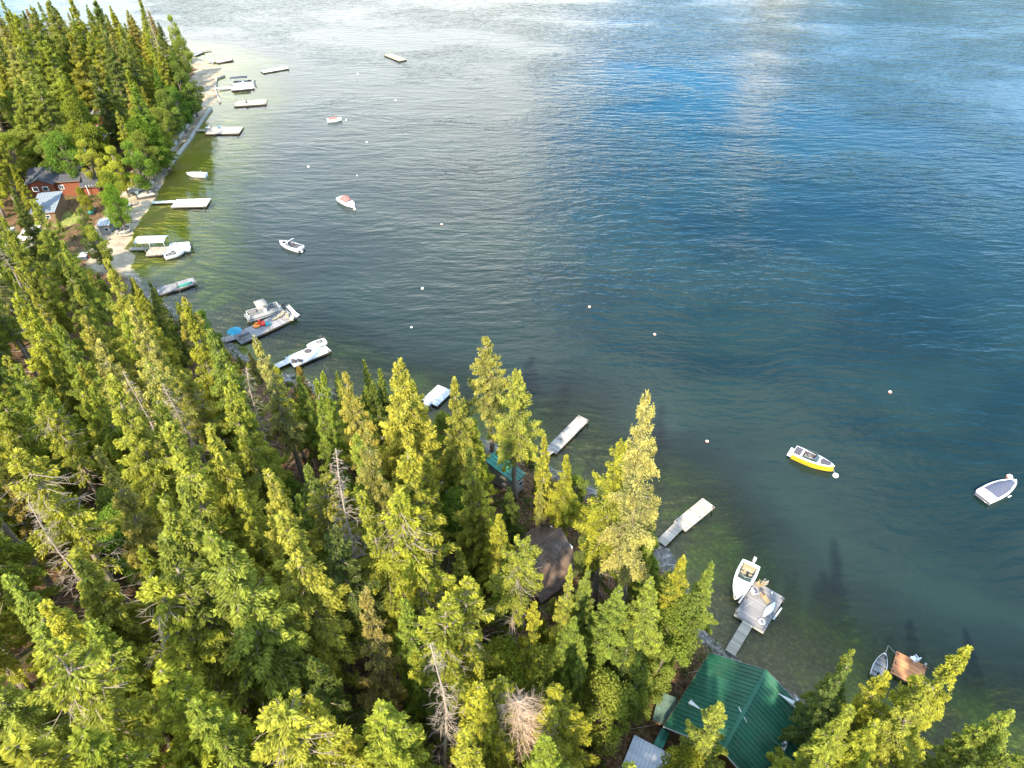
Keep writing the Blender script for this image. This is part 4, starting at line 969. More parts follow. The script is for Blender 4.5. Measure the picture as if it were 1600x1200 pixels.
for x, zc_, w in ((-L_ * .32, 1.0, .95), (-L_ * .22, 1.75, .95), (-L_ * .02, 1.85, .92), (L_ * .12, 1.25, .85)): v += [(x, w * math.cos(a), .95 + (zc_ - .95) * math.sin(a) ** .7) for a in np.linspace(0, math.pi, 7)]
b.add(v, [(i * 7 + j, i * 7 + j + 1, (i + 1) * 7 + j + 1, (i + 1) * 7 + j) for i in range(3) for j in range(6)], True); b.build('canopy', M['redcover'], r)
r, L_ = boat_root('red_covered_boat', (511, 187), (534, 185), 'small white boat with faded red cover far out at upper left', 'boat')
hb3, zg3 = hull_parts(r, L_, 2.0, M['white'], M['white'], free=.7, c0=.2, c1=.2)
v = []
for u, h in zip((.1, .3, .55, .75), (.08, .3, .5, .1)): v += [(L_ * u - L_ / 2, hb3(L_ * u) * .88 * k, .78 + h * (1 - k * k)) for k in (-1, -.5, 0, .5, 1)]
MB().add(v, [(i * 5 + j, (i + 1) * 5 + j, (i + 1) * 5 + j + 1, i * 5 + j + 1) for i in range(3) for j in range(4)], True).build('canvas_cover', M['redcover'], r)
r, L_ = boat_root('white_skiff', (322, 272), (292, 271), 'plain white covered boat floating over the green shallows', 'boat')
hb3, zg3 = hull_parts(r, L_, 1.9, M['white'], M['white'], free=.65, c0=.2, c1=.2, bowp=3.5)
MB().tube([(-L_ * .3, .5, .6), (-L_ * .3, .5, 1.6)], .04, 5).build('light_pole', M['whitepaint'], r)
pontoon('pontoon_boat', (441, 479), (383, 497), 'grey pontoon boat with beige canopy moored along the crowded grey dock', 2.5, canopy=(-.12, .12 + .05), z=.5)
pontoon('pontoon_boat', (398, 129), (360, 132), 'pontoon boat with dark canopy behind a white dock near the point', 2.5, canm='darkcanopy', canopy=(-.25, .45), seatm='char', z=.5)
pontoon('pontoon_boat', (299, 386), (262, 389), 'white open pontoon boat moored beyond the white canopy dock', 2.6, deckm='whitepaint', canopy=None, seatm='whitepaint', z=.5)
r, L_ = boat_root('speedboat', (256, 400), (287, 392), 'small white open speedboat tied in front of the white canopy dock', 'boat')
hull_parts(r, L_, 1.9, M['white'], M['white'], free=.6, c0=.12, c1=.62, inner=.8, floor_m='grey'); windshield(r, L_ * .1, 1.5, .68, .3, .25, .8); seat(r, -L_ * .15, 0, M['grey'], 1.2); outboard(r, -L_ / 2, 0, .5)
r, L_ = boat_root('small_runabout', (509, 533), (480, 543), 'small white runabout parked on the long white dock', 'boat', z=.9); r.location.z = .62
hull_parts(r, L_, 1.5, M['white'], M['white'], free=.55, c0=.15, c1=.5, inner=.7, floor_m='char'); seat(r, -L_ * .15, 0, M['grey'], .9); outboard(r, -L_ / 2, 0, .45, .7, 'char', .7)

for a, b_, lab in (((1302, 735), (1306, 741), 'short mooring line from the yellow boat to its buoy'), ((1584, 752), (1578, 745), 'short mooring line from the covered boat to its buoy'), ((1155, 931), (1160, 935), 'mooring line from the white runabout to the grey platform dock'), ((553, 322), (554, 326), 'short mooring line from the salmon-canopied boat to its buoy')):
    x0, y0 = at(*a, .6); x1, y1 = at(*b_, .35); tag(MB().tube([(x0, y0, .75), ((x0 + x1) / 2, (y0 + y1) / 2, .4), (x1, y1, .4)], .02, 5).build('mooring_line', M['rope']), lab, 'rope')
# boats drawn up on the sand
r, L_ = boat_root('beached_boat', (203, 321), (185, 334), 'small white boat drawn up on the sand beneath a tree', 'boat'); x, y = r.location.xy; r.location.z = hz(x, y) + .2
hull_parts(r, L_ * .8, 1.6, M['white'], M['white'], free=.5, c0=.1, c1=.7, inner=.8, floor_m='char')


def canoe(name, a, b_, z, m_, label, cat, w=.75, lift=0):
    p = Vector(at(*a, z) + (z,)); q = Vector(at(*b_, z) + (z,)); d = q - p; Ln = d.length; r = empty(name, ((p.x + q.x) / 2, (p.y + q.y) / 2, z - .02), math.atan2(d.y, d.x), label, cat); v = []; n = 13
    for i in range(n):
        u = i / (n - 1); x = (u - .5) * Ln; h = w / 2 * math.sin(math.pi * u) ** .7; zz = .34 - .10 * abs(2 * u - 1) ** 3
        v += [(x, h * math.cos(a_), max(0.0, zz * math.sin(a_))) for a_ in np.linspace(0, math.pi, 7)]
    MB().add(v, [(i * 7 + j, i * 7 + j + 1, (i + 1) * 7 + j + 1, (i + 1) * 7 + j) for i in range(n - 1) for j in range(6)], True).build('hull', M[m_], r)
    MB().tube([(-Ln / 2, 0, .2), (-Ln / 4, 0, .33), (0, 0, .35), (Ln / 4, 0, .33), (Ln / 2, 0, .2)], .02, 4).build('keel_strip', M['trim'], r)
    return r


canoe('canoe', (1191.5, 964), (1211, 942), .5, 'white', 'white canoe lying on the broad grey platform dock', 'canoe', .8)
canoe('canoe', (276, 449), (301, 441), .5, 'tealhull', 'upturned green canoe lying on the grey dock below the beach', 'canoe', .9)


def thing(name, px, py, z, label, cat, parts, rz=0.0, group=None, ground=False):
    x, y = at(px, py, z); zz = z if not ground else hz(x, y); r = empty(name, (x, y, zz), rz, label, cat, group)
    for nm, m_, fn in parts: b = MB(); fn(b); b.build(nm, M[m_], r)
    return r


def chair_parts(m_): return [('seat', m_, lambda b: b.box((0, 0, .36), (.6, .6, .07))), ('backrest', m_, lambda b: b.box((-.34, 0, .68), (.08, .62, .75))), ('leg', m_, lambda b: [b.box((i * .24, j * .26, .17), (.06, .06, .34)) for i in (-1, 1) for j in (-1, 1)]),
                             ('armrest', m_, lambda b: [b.box((0, j * .33, .58), (.62, .09, .04)) for j in (-1, 1)])]


thing('garden_chair', 1185, 915, .45, 'pale wooden armchair at the top corner of the grey platform dock, nearer the boat', 'chair', chair_parts('skin'), 2.2)
thing('garden_chair', 1192, 913, .45, 'pale wooden armchair at the top corner of the grey platform dock, farther right', 'chair', chair_parts('gang'), 2.0)
thing('deck_chair', 1178, 928, .45, 'white and dark blue folding chair beside the runabout on the platform dock', 'chair', chair_parts('whitepaint')[:2] + [('leg', 'bluecover', chair_parts('char')[2][2]), ('cushion', 'bluecover', lambda b: b.box((.05, 0, .43), (.5, .5, .08)))], .3)
thing('lounge_chair', 1196, 938, .45, 'wooden lounge chair with dark towel in the middle of the platform dock', 'chair', [('seat', 'skin', lambda b: b.box((0, 0, .3), (1.2, .6, .06))), ('backrest', 'skin', lambda b: b.box((.7, 0, .5), (.5, .6, .07))), ('towel', 'char', lambda b: b.box((.75, .02, .58), (.75, .34, .05))), ('leg', 'skin', lambda b: [b.box((i * .5, j * .24, .14), (.06, .06, .28)) for i in (-1, 1) for j in (-1, 1)])], 1.9)
thing('paddle', 1203, 936, .5, 'paddle with pale blade leaning by the lounge chair on the platform dock', 'paddle', [('shaft', 'skin', lambda b: b.tube([(-.6, 0, .05), (.5, 0, .45)], .02, 5)), ('blade', 'whitepaint', lambda b: b.box((.6, 0, .48), (.35, .17, .03)))], 1.1)
thing('swim_ring', 1190, 972, .45, 'round pale tub with dark centre below the white canoe on the dock', 'tub', [('ring', 'trim', lambda b: b.lathe((0, 0, 0), [(.42, .0), (.46, .12), (.34, .2), (.26, .16), (.25, .05)], 16)), ('centre', 'char', lambda b: b.lathe((0, 0, .18), [(.12, 0), (.1, .06)], 8))])
for a, b_, lab in (((1154.5, 942), (1172, 917), 'long white tube fender along the left edge of the grey platform dock'), ((1208, 968), (1221, 950), 'long white tube fender along the right edge of the grey platform dock')):
    x0, y0 = at(*a, .2); x1, y1 = at(*b_, .2); tag(MB().tube([(x0, y0, .2), (x1, y1, .2)], .11, 8).build('dock_fender', M['whitepaint']), lab, 'fender')
x0, y0 = at(1151, 958, .5); x1, y1 = at(1188, 932, .5)
tag(MB().tube([(x0, y0, .49), ((x0 + x1) / 2, (y0 + y1) / 2 + .08, .49), (x1, y1, .49)], .025, 4).build('rope', M['rope']), 'thin pale rope stretched across the grey platform dock', 'rope')
thing('dock_cleat', 1151, 958.5, .46, 'small dark cleat at the left corner of the grey platform dock', 'cleat', [('base', 'char', lambda b: b.box((0, 0, .05), (.12, .12, .1))), ('horn', 'char', lambda b: b.tube([(-.18, 0, .12), (.18, 0, .12)], .03, 5))])
# crowded dock furniture
def parasol(px, py, m_, label, h=2.2, r_=1.3):
    return thing('parasol', px, py, .42, label, 'parasol', [('pole', 'alu', lambda b: b.tube([(0, 0, 0), (0, 0, h)], .03, 5)), ('canopy', m_, lambda b: b.lathe((0, 0, h - .45), [(r_, 0), (r_ * .98, .06), (r_ * .5, .33), (.05, .5)], 8, False)), ('base', 'concrete', lambda b: b.lathe((0, 0, 0), [(.28, 0), (.25, .1)], 10))])


parasol(370, 530, 'cyan', 'turquoise parasol at the shore end of the crowded grey dock')
thing('red_inflatable', 411, 507, .42, 'bright red inflatable lounger in the middle of the crowded grey dock', 'inflatable', [('seat', 'red', lambda b: b.lathe((0, 0, 0), [(.5, 0), (.7, .2), (.6, .42), (.3, .35)], 10)), ('backrest', 'red', lambda b: b.box((-.5, .1, .65), (.3, .9, .7), 0, .7))], .4)
thing('orange_inflatable', 401, 510, .42, 'orange inflatable beside the red one on the crowded grey dock', 'inflatable', [('ring', 'orange', lambda b: b.lathe((0, 0, 0), [(.55, .0), (.75, .18), (.55, .34), (.3, .2)], 10)), ('pillow', 'orange', lambda b: b.box((0, .5, .4), (.7, .3, .2), 0, .8))])
thing('blue_chair', 420, 509, .42, 'blue folding chair right of the red inflatable on the grey dock', 'chair', chair_parts('cyan'), 1.0)
for k, (px, py, w_) in enumerate(((431, 499, 'left'), (440, 494, 'middle'), (449, 497, 'right'))):
    thing('sun_lounger', px, py, .42, f'tan sun lounger at the lake end of the crowded grey dock, {w_} of three', 'lounger', [('seat', 'tan', lambda b: b.box((0, 0, .3), (1.3, .6, .07))), ('backrest', 'tan', lambda b: b.box((.75, 0, .5), (.5, .6, .07))), ('leg', 'gang', lambda b: [b.box((i * .5, j * .24, .14), (.06, .06, .28)) for i in (-1, 1) for j in (-1, 1)])], .8 + k * .5, 'sun loungers on the crowded dock')
thing('cooler_box', 456, 500, .42, 'pale cooler box at the lake end of the crowded grey dock', 'cooler', [('body', 'gang', lambda b: b.box((0, 0, .2), (.7, .45, .4))), ('lid', 'whitepaint', lambda b: b.box((0, 0, .43), (.74, .48, .07)))])
thing('storage_bench', 383, 527, .42, 'grey storage bench right of the turquoise parasol on the crowded dock', 'bench', [('box', 'greywall', lambda b: b.box((0, 0, .25), (1.9, .6, .5))), ('lid', 'char', lambda b: b.box((0, 0, .53), (1.95, .65, .07)))], .8)
thing('water_slide', 450, 489, .42, 'white plastic slide with tall ladder at the end of the crowded dock', 'slide', [('ladder', 'alu', lambda b: [b.tube([(0, s * .25, 0), (.3, s * .25, 2.0), (.5, s * .25, 2.2)], .035, 5) for s in (-1, 1)] + [b.tube([(.05 + k * .06, -.25, .3 + k * .4), (.05 + k * .06, .25, .3 + k * .4)], .03, 4) for k in range(5)]), ('chute', 'whitepaint', lambda b: b.add([(.4, -.3, 1.7), (.4, .3, 1.7), (1.1, -.3, 1.2), (1.1, .3, 1.2), (1.9, -.35, .5), (1.9, .35, .5), (2.7, -.4, .3), (2.7, .4, .3), (.4, -.32, 1.9), (1.1, -.32, 1.4), (1.9, -.37, .7), (2.7, -.42, .5), (.4, .32, 1.9), (1.1, .32, 1.4), (1.9, .37, .7), (2.7, .42, .5)], [(0, 1, 3, 2), (2, 3, 5, 4), (4, 5, 7, 6), (0, 2, 9, 8), (2, 4, 10, 9), (4, 6, 11, 10), (1, 12, 13, 3), (3, 13, 14, 5), (5, 14, 15, 7)]))], -.6)
thing('life_ring', 481, 549, .46, 'dark coiled ring of rope beside the runabout on the white dock', 'rope coil', [('coil', 'char', lambda b: b.lathe((0, 0, 0), [(.5, 0), (.62, .1), (.5, .2), (.34, .12)], 14)), ('tail', 'char', lambda b: b.tube([(.5, 0, .05), (1.0, .2, .04)], .04, 4))])
for px, py, lab in ((461, 567, 'dark folding chair at the near left corner of the long white dock'), (470, 566, 'dark folding chair on the long white dock, right of the other chair')):
    thing('folding_chair', px, py, .42, lab, 'chair', chair_parts('char'), 1.4)
thing('garden_chair', 1427, 1032, .45, 'white armchair at the top edge of the rust-brown dock', 'chair', chair_parts('whitepaint'), 1.9)
# canopy dock
x, y = at(242, 389, .4); r = empty('boat_canopy', (x, y, 0), d8.rotation_euler.z if False else math.radians(3), 'long white fabric canopy on posts over the tan dock', 'canopy')
v = []; nn = 7
for i in range(nn):
    yy = -1.6 + 3.2 * i / (nn - 1); zz = 2.7 + .35 * math.cos((i / (nn - 1) - .5) * math.pi); v += [(-3.1, yy, zz), (3.1, yy, zz)]
o_ = MB().add(v, [(2 * i, 2 * i + 1, 2 * i + 3, 2 * i + 2) for i in range(nn - 1)], True).build('fabric_roof', M['whitepaint'], r); so = o_.modifiers.new('s', 'SOLIDIFY'); so.thickness = .05
for i in (-3, 0, 3):
    for j in (-1.5, 1.5): MB().tube([(i, j, -.6), (i, j, 2.75)], .05, 6).build('post', M['alu'], r)
x0, y0 = at(230, 396, .5); x1, y1 = at(218, 378, .5)
tag(MB().tube([(x0, y0, .45), (x1, y1, .2)], .08, 6).build('boom_pole', M['gang']), 'slanting pale pole at the shore end of the canopy dock', 'pole')
thing('dock_table', 325, 203, .42, 'small white table and boxes on the pinkish-grey dock', 'table', [('top', 'whitepaint', lambda b: b.box((0, 0, .7), (1.2, .8, .06))), ('leg', 'alu', lambda b: [b.box((i * .5, j * .3, .34), (.06, .06, .68)) for i in (-1, 1) for j in (-1, 1)])])
thing('dock_chair', 343, 201, .42, 'blue and white lounge chair on the pinkish-grey dock', 'chair', chair_parts('cyan'), .5)
thing('dock_winch', 385, 161, .42, 'dark winch post in the middle of the detached beige float', 'post', [('post', 'char', lambda b: b.box((0, 0, .5), (.4, .4, 1.0))), ('drum', 'concrete', lambda b: b.tube([(0, -.5, .8), (0, .5, .8)], .2, 8))])

# ================================================================== buoys
for px, py, c, rd_, lab in ((1306, 742, 'w', .42, 'large pinkish-white mooring buoy at the bow of the yellow boat'), (1578, 744, 'r', .42, 'large orange-banded buoy at the bow of the covered boat'),
                            (1105, 689, 'r', .24, 'orange and white buoy straight above the pale tan dock'), (1391, 612, 'r', .27, 'orange and white buoy out from the yellow boat, above and right of it'),
                            (1023, 522, 'r', .26, 'orange and white buoy above the tallest fir'), (921, 479, 'r', .26, 'reddish-white buoy in mid lake, upper left of the one above the tallest fir'),
                            (660, 450, 'w', .28, 'white buoy well above the tip of the wide fir beside the small white dock'), (690, 350, 'r', .26, 'reddish buoy right of the salmon-canopied boat'),
                            (643, 511, 'w', .2, 'tiny white buoy above the wide fir beside the small white dock'), (482, 260, 'w', .32, 'white buoy between the two red-topped boats, left of both'),
                            (573, 222, 'w', .28, 'white buoy right of and below the small red-covered boat'), (618, 156, 'w', .34, 'white buoy below the yellow timber raft'),
                            (541, 187, 'w', .3, 'white buoy beside the small red-covered boat'), (471, 392, 'w', .36, 'white buoy beside the boat with the white tower arch'),
                            (554, 326, 'w', .36, 'white buoy at the bow of the salmon-canopied boat'), (463, 62, 'w', .36, 'white buoy far out above the long free white float, right one'),
                            (391, 88, 'w', .36, 'white buoy left of and above the long free white float'), (558, 274, 'w', .2, 'tiny white buoy above the salmon-canopied boat'), (559, 115, 'w', .34, 'white buoy left of and below the yellow timber raft')):
    buoy(px, py, c, rd_, lab, 'mooring buoys on the lake')

# ================================================================== sandy beach
def run(pts, z0, z1, w, n, name, m_, label, cat):
    P_ = [Vector(at(*p, 0.5) + (0,)) for p in pts]; b = MB()
    for a, c in zip(P_[:-1], P_[1:]):
        d = c - a; mid = (a + c) / 2; b.box((mid.x, mid.y, (z0 + z1) / 2), (d.length + w * .2, w, z1 - z0), math.atan2(d.y, d.x))
    return tag(b.build(name, M[m_]), label, cat)


run([(262, 262), (278, 240), (296, 217), (316, 186), (330, 168)], -.5, .75, .5, 0, 'seawall', 'concrete', 'low grey seawall along the water between the docks at upper left', 'seawall')
run([(250, 256), (266, 232), (284, 206), (300, 182), (310, 164)], -.5, 1.15, 1.5, 0, 'shore_walkway', 'concrete', 'pale concrete walkway behind the low grey seawall', 'walkway')
run([(343, 158), (336, 140), (338, 122), (350, 117)], -.5, .6, .6, 0, 'rock_groyne', 'rock', 'curved dark stone groyne around the sandy point', 'groyne')
rr = random.Random(9)


def log(px, py, ln, rad, rz, label, m_='deadwood', grp='driftwood logs along the beach'):
    x, y = at(px, py, .6); z = hz(x, y) + rad * .7; dx, dy = math.cos(rz) * ln / 2, math.sin(rz) * ln / 2
    b = MB(); b.tube([(-dx, -dy, 0), (-dx * .3, -dy * .3 + .08, .03), (dx * .4, dy * .4, 0), (dx, dy, .06)], [rad, rad * .95, rad * .8, rad * .6], 8)
    return tag(b.build('driftwood_log', M[m_], None, (x, y, z)), label, 'log', grp)


P3 = lambda a, b: (a / 4.444, 200 + b / 4.444)
for (a, b_), ln, rz, lab in ((P3(930, 345), 5, .9, 'grey driftwood log between the trees and the sand, topmost of the heap'), (P3(985, 300), 4, .5, 'short driftwood log near the yellow-green tarp'), (P3(1035, 320), 5, .2, 'driftwood log at the foot of the concrete walkway'),
                             (P3(890, 400), 5, 1.1, 'driftwood log above the square sandbox'), (P3(900, 545), 4.5, .7, 'driftwood log below the square sandbox near the beached boat'), (P3(960, 250), 4, 1.3, 'driftwood log under the leafy trees left of the yellow-green tarp'),
                             (P3(1050, 290), 4, 1.0, 'driftwood log right beside the yellow-green tarp'), (P3(860, 745), 3.5, .3, 'pale log lying on the sand below the round fire pit'), (P3(700, 790), 4, .6, 'log at the back of the lower sandy beach')):
    log(a, b_, ln, .28, rz, lab)
x, y = at(*P3(1072, 258), .6); b = MB(); b.lathe((0, 0, 0), [(1.3, 0), (1.2, .5), (.7, .95), (.1, 1.1)], 10); tag(b.build('garden_tarp', M['yellowgreen'], None, (x, y, hz(x, y))), 'rounded yellow-green tarp dome beside the concrete walkway', 'tarp')
# square sandbox / launching pad and fire pit
x, y = at(*P3(1010, 460), .6); z = hz(x, y); r = empty('sandbox', (x, y, z), .55, 'square timber-edged grey pad on the sandy beach', 'sandbox')
MB().box((0, 0, .1), (4.0, 3.6, .25)).build('pad', M['concrete'], r)
for s in (-1, 1):
    MB().box((0, s * 1.9, .2), (4.3, .2, .45)).build('edge_board', M['frame'], r); MB().box((s * 2.1, 0, .2), (.2, 3.6, .45)).build('edge_board', M['frame'], r)
for px, py, lab in ((P3(930, 440) + ('white beach chair on the left of the grey timber-edged pad, higher one',)), (P3(950, 455) + ('white beach chair on the left of the grey timber-edged pad, lower one',)), (P3(960, 435) + ('white beach chair closest to the grey timber-edged pad',))):
    thing('beach_chair', px, py, .8, lab, 'chair', chair_parts('whitepaint'), rr.uniform(0, 6), 'white beach chairs', ground=True)
x, y = at(*P3(830, 700), .8); r = empty('fire_pit', (x, y, hz(x, y)), 0, 'round stone fire pit terrace at the back of the sandy beach', 'fire pit')
for k in range(16):
    a = k * 2 * math.pi / 16; MB().box((2.1 * math.cos(a), 2.1 * math.sin(a), .15), (.72, .5, .4), a + 1.57, .85).build('stone', M['rock'], r)
MB().lathe((0, 0, -.1), [(2.0, 0), (2.0, .14), (.3, .16)], 16).build('paving', M['concrete'], r)
MB().lathe((0, 0, .02), [(.7, 0), (.75, .35), (.5, .35), (.5, .1)], 12).build('hearth', M['char'], r)
for a, b_, lab, m_ in ((600, 915, 'red lidded box in the shade below the sandy beach', 'red'), (590, 930, 'blue box in the shade just under the red box', 'bluecover')):
    px, py = P3(a, b_); thing('storage_box', px, py, .8, lab, 'box', [('body', m_, lambda b: b.box((0, 0, .4), (1.6, .9, .8))), ('lid', 'whitepaint', lambda b: b.box((0, 0, .84), (1.66, .96, .08)))], .2, ground=True)
px, py = P3(640, 580); thing('covered_boat_trailer', px, py, .8, 'dark teal covered dinghy stored between the trees behind the beach', 'dinghy', [('hull', 'tealhull', lambda b: b.tube([(-1.9, 0, .5), (-1.2, 0, .6), (.8, 0, .6), (1.8, 0, .7)], [.4, .75, .7, .15], 9)), ('trailer', 'char', lambda b: b.box((0, 0, .12), (3.6, 1.2, .12)))], 1.9, ground=True)
px, py = P3(655, 455); thing('wooden_deck_frame', px, py, 1, 'white garden arbour frame right of the red timber house', 'arbour', [('post', 'whitepaint', lambda b: [b.box((i * 1.2, j * .9, 1.1), (.12, .12, 2.2)) for i in (-1, 1) for j in (-1, 1)]), ('rafter', 'whitepaint', lambda b: [b.box((i * .6, 0, 2.26), (.1, 2.4, .12)) for i in range(-2, 3)])], .7, ground=True)
# boulders on the open shores
BO = {}; rockme = []
for s_ in range(4):
    rg = np.random.default_rng(s_); b = MB(); b.lathe((0, 0, 0), [(.5, -.3), (.62, 0), (.45, .3), (.15, .42)], 8, False); b.v = [(x * rg.uniform(.8, 1.25), y * rg.uniform(.8, 1.25), z * rg.uniform(.8, 1.2)) for x, y, z in b.v]; m_ = b.mesh('boulder'); m_.materials.append(M['rock']); rockme.append(m_)
for zone, (x0, y0, x1, y1), n, s0, s1 in (('on the beach near the driftwood heap', (212, 262, 250, 290), 14, .5, 1.1), ('along the sandy beach by the fire pit', (178, 330, 215, 370), 6, .4, .8), ('under the trees above the square sandbox', (196, 280, 222, 305), 8, .5, 1.0), ('at the waterline above the green cabin', (1095, 985, 1132, 1018), 12, .25, .5), ('on the bare earth left of the green cabin', (955, 1010, 1020, 1060), 12, .25, .6)):
    for i in range(n):
        px, py = rr.uniform(x0, x1), rr.uniform(y0, y1); x, y = at(px, py, .8)
        if sd(x, y) < -.3: continue
        o_ = link('boulder', rockme[rr.randrange(4)], None, (x, y, hz(x, y) + .05), (0, 0, rr.uniform(0, 6))); k_ = rr.uniform(s0, s1) * (1.6 if y > 100 else 1); o_.scale = (k_, k_ * rr.uniform(.7, 1.2), k_ * .7); tag(o_, 'x', 'boulder', 'boulders ' + zone); BO.setdefault(zone, []).append((px, py, k_, o_))

for zone, lst in BO.items():
    lst.sort(key=lambda q_: q_[0])
    for i, (px, py, k_, o_) in enumerate(lst): o_['label'] = ('leftmost' if i == 0 else 'rightmost' if i == len(lst) - 1 else ORDW[i] + ' from the left') + ' grey boulder ' + zone
# sandstone slabs and fallen log in the forest clearing
b = MB(); x0, y0 = at(186, 1065, 9); x1, y1 = at(232, 1010, 9); z0, z1 = hz(x0, y0), hz(x1, y1)
r = empty('fallen_log', ((x0 + x1) / 2, (y0 + y1) / 2, (z0 + z1) / 2 + .5), 0, 'thick fallen grey log in the small clearing at lower left', 'log'); hx, hy, hz_ = (x1 - x0) / 2 * 1.4, (y1 - y0) / 2 * 1.4, (z1 - z0) / 2
MB().tube([(-hx, -hy, -hz_), (0, 0, 0), (hx, hy, hz_)], [.42, .36, .28], 9).build('trunk', M['bark'], r)
b = MB(); [b.tube([(hx * t_, hy * t_, .2), (hx * t_ + rr.uniform(-1, 1), hy * t_ + rr.uniform(-1, 1), rr.uniform(.6, 1.6))], [.07, .02], 4) for t_ in np.linspace(-.6, 1, 9)]; b.build('broken_limb', M['deadwood'], r)
x0, y0 = at(0, 215, 3); x, y = at(6, 250, 3)
r = empty('utility_pole', (x, y, hz(x, y)), 0, 'leaning pale utility pole at the left edge near the lawn', 'pole'); MB().tube([(0, 0, -.5), (-.9, .3, 9.5)], [.2, .14], 8).build('pole', M['gang'], r); MB().box((-.85, .28, 9.0), (2.2, .14, .14)).build('crossarm', M['gang'], r)

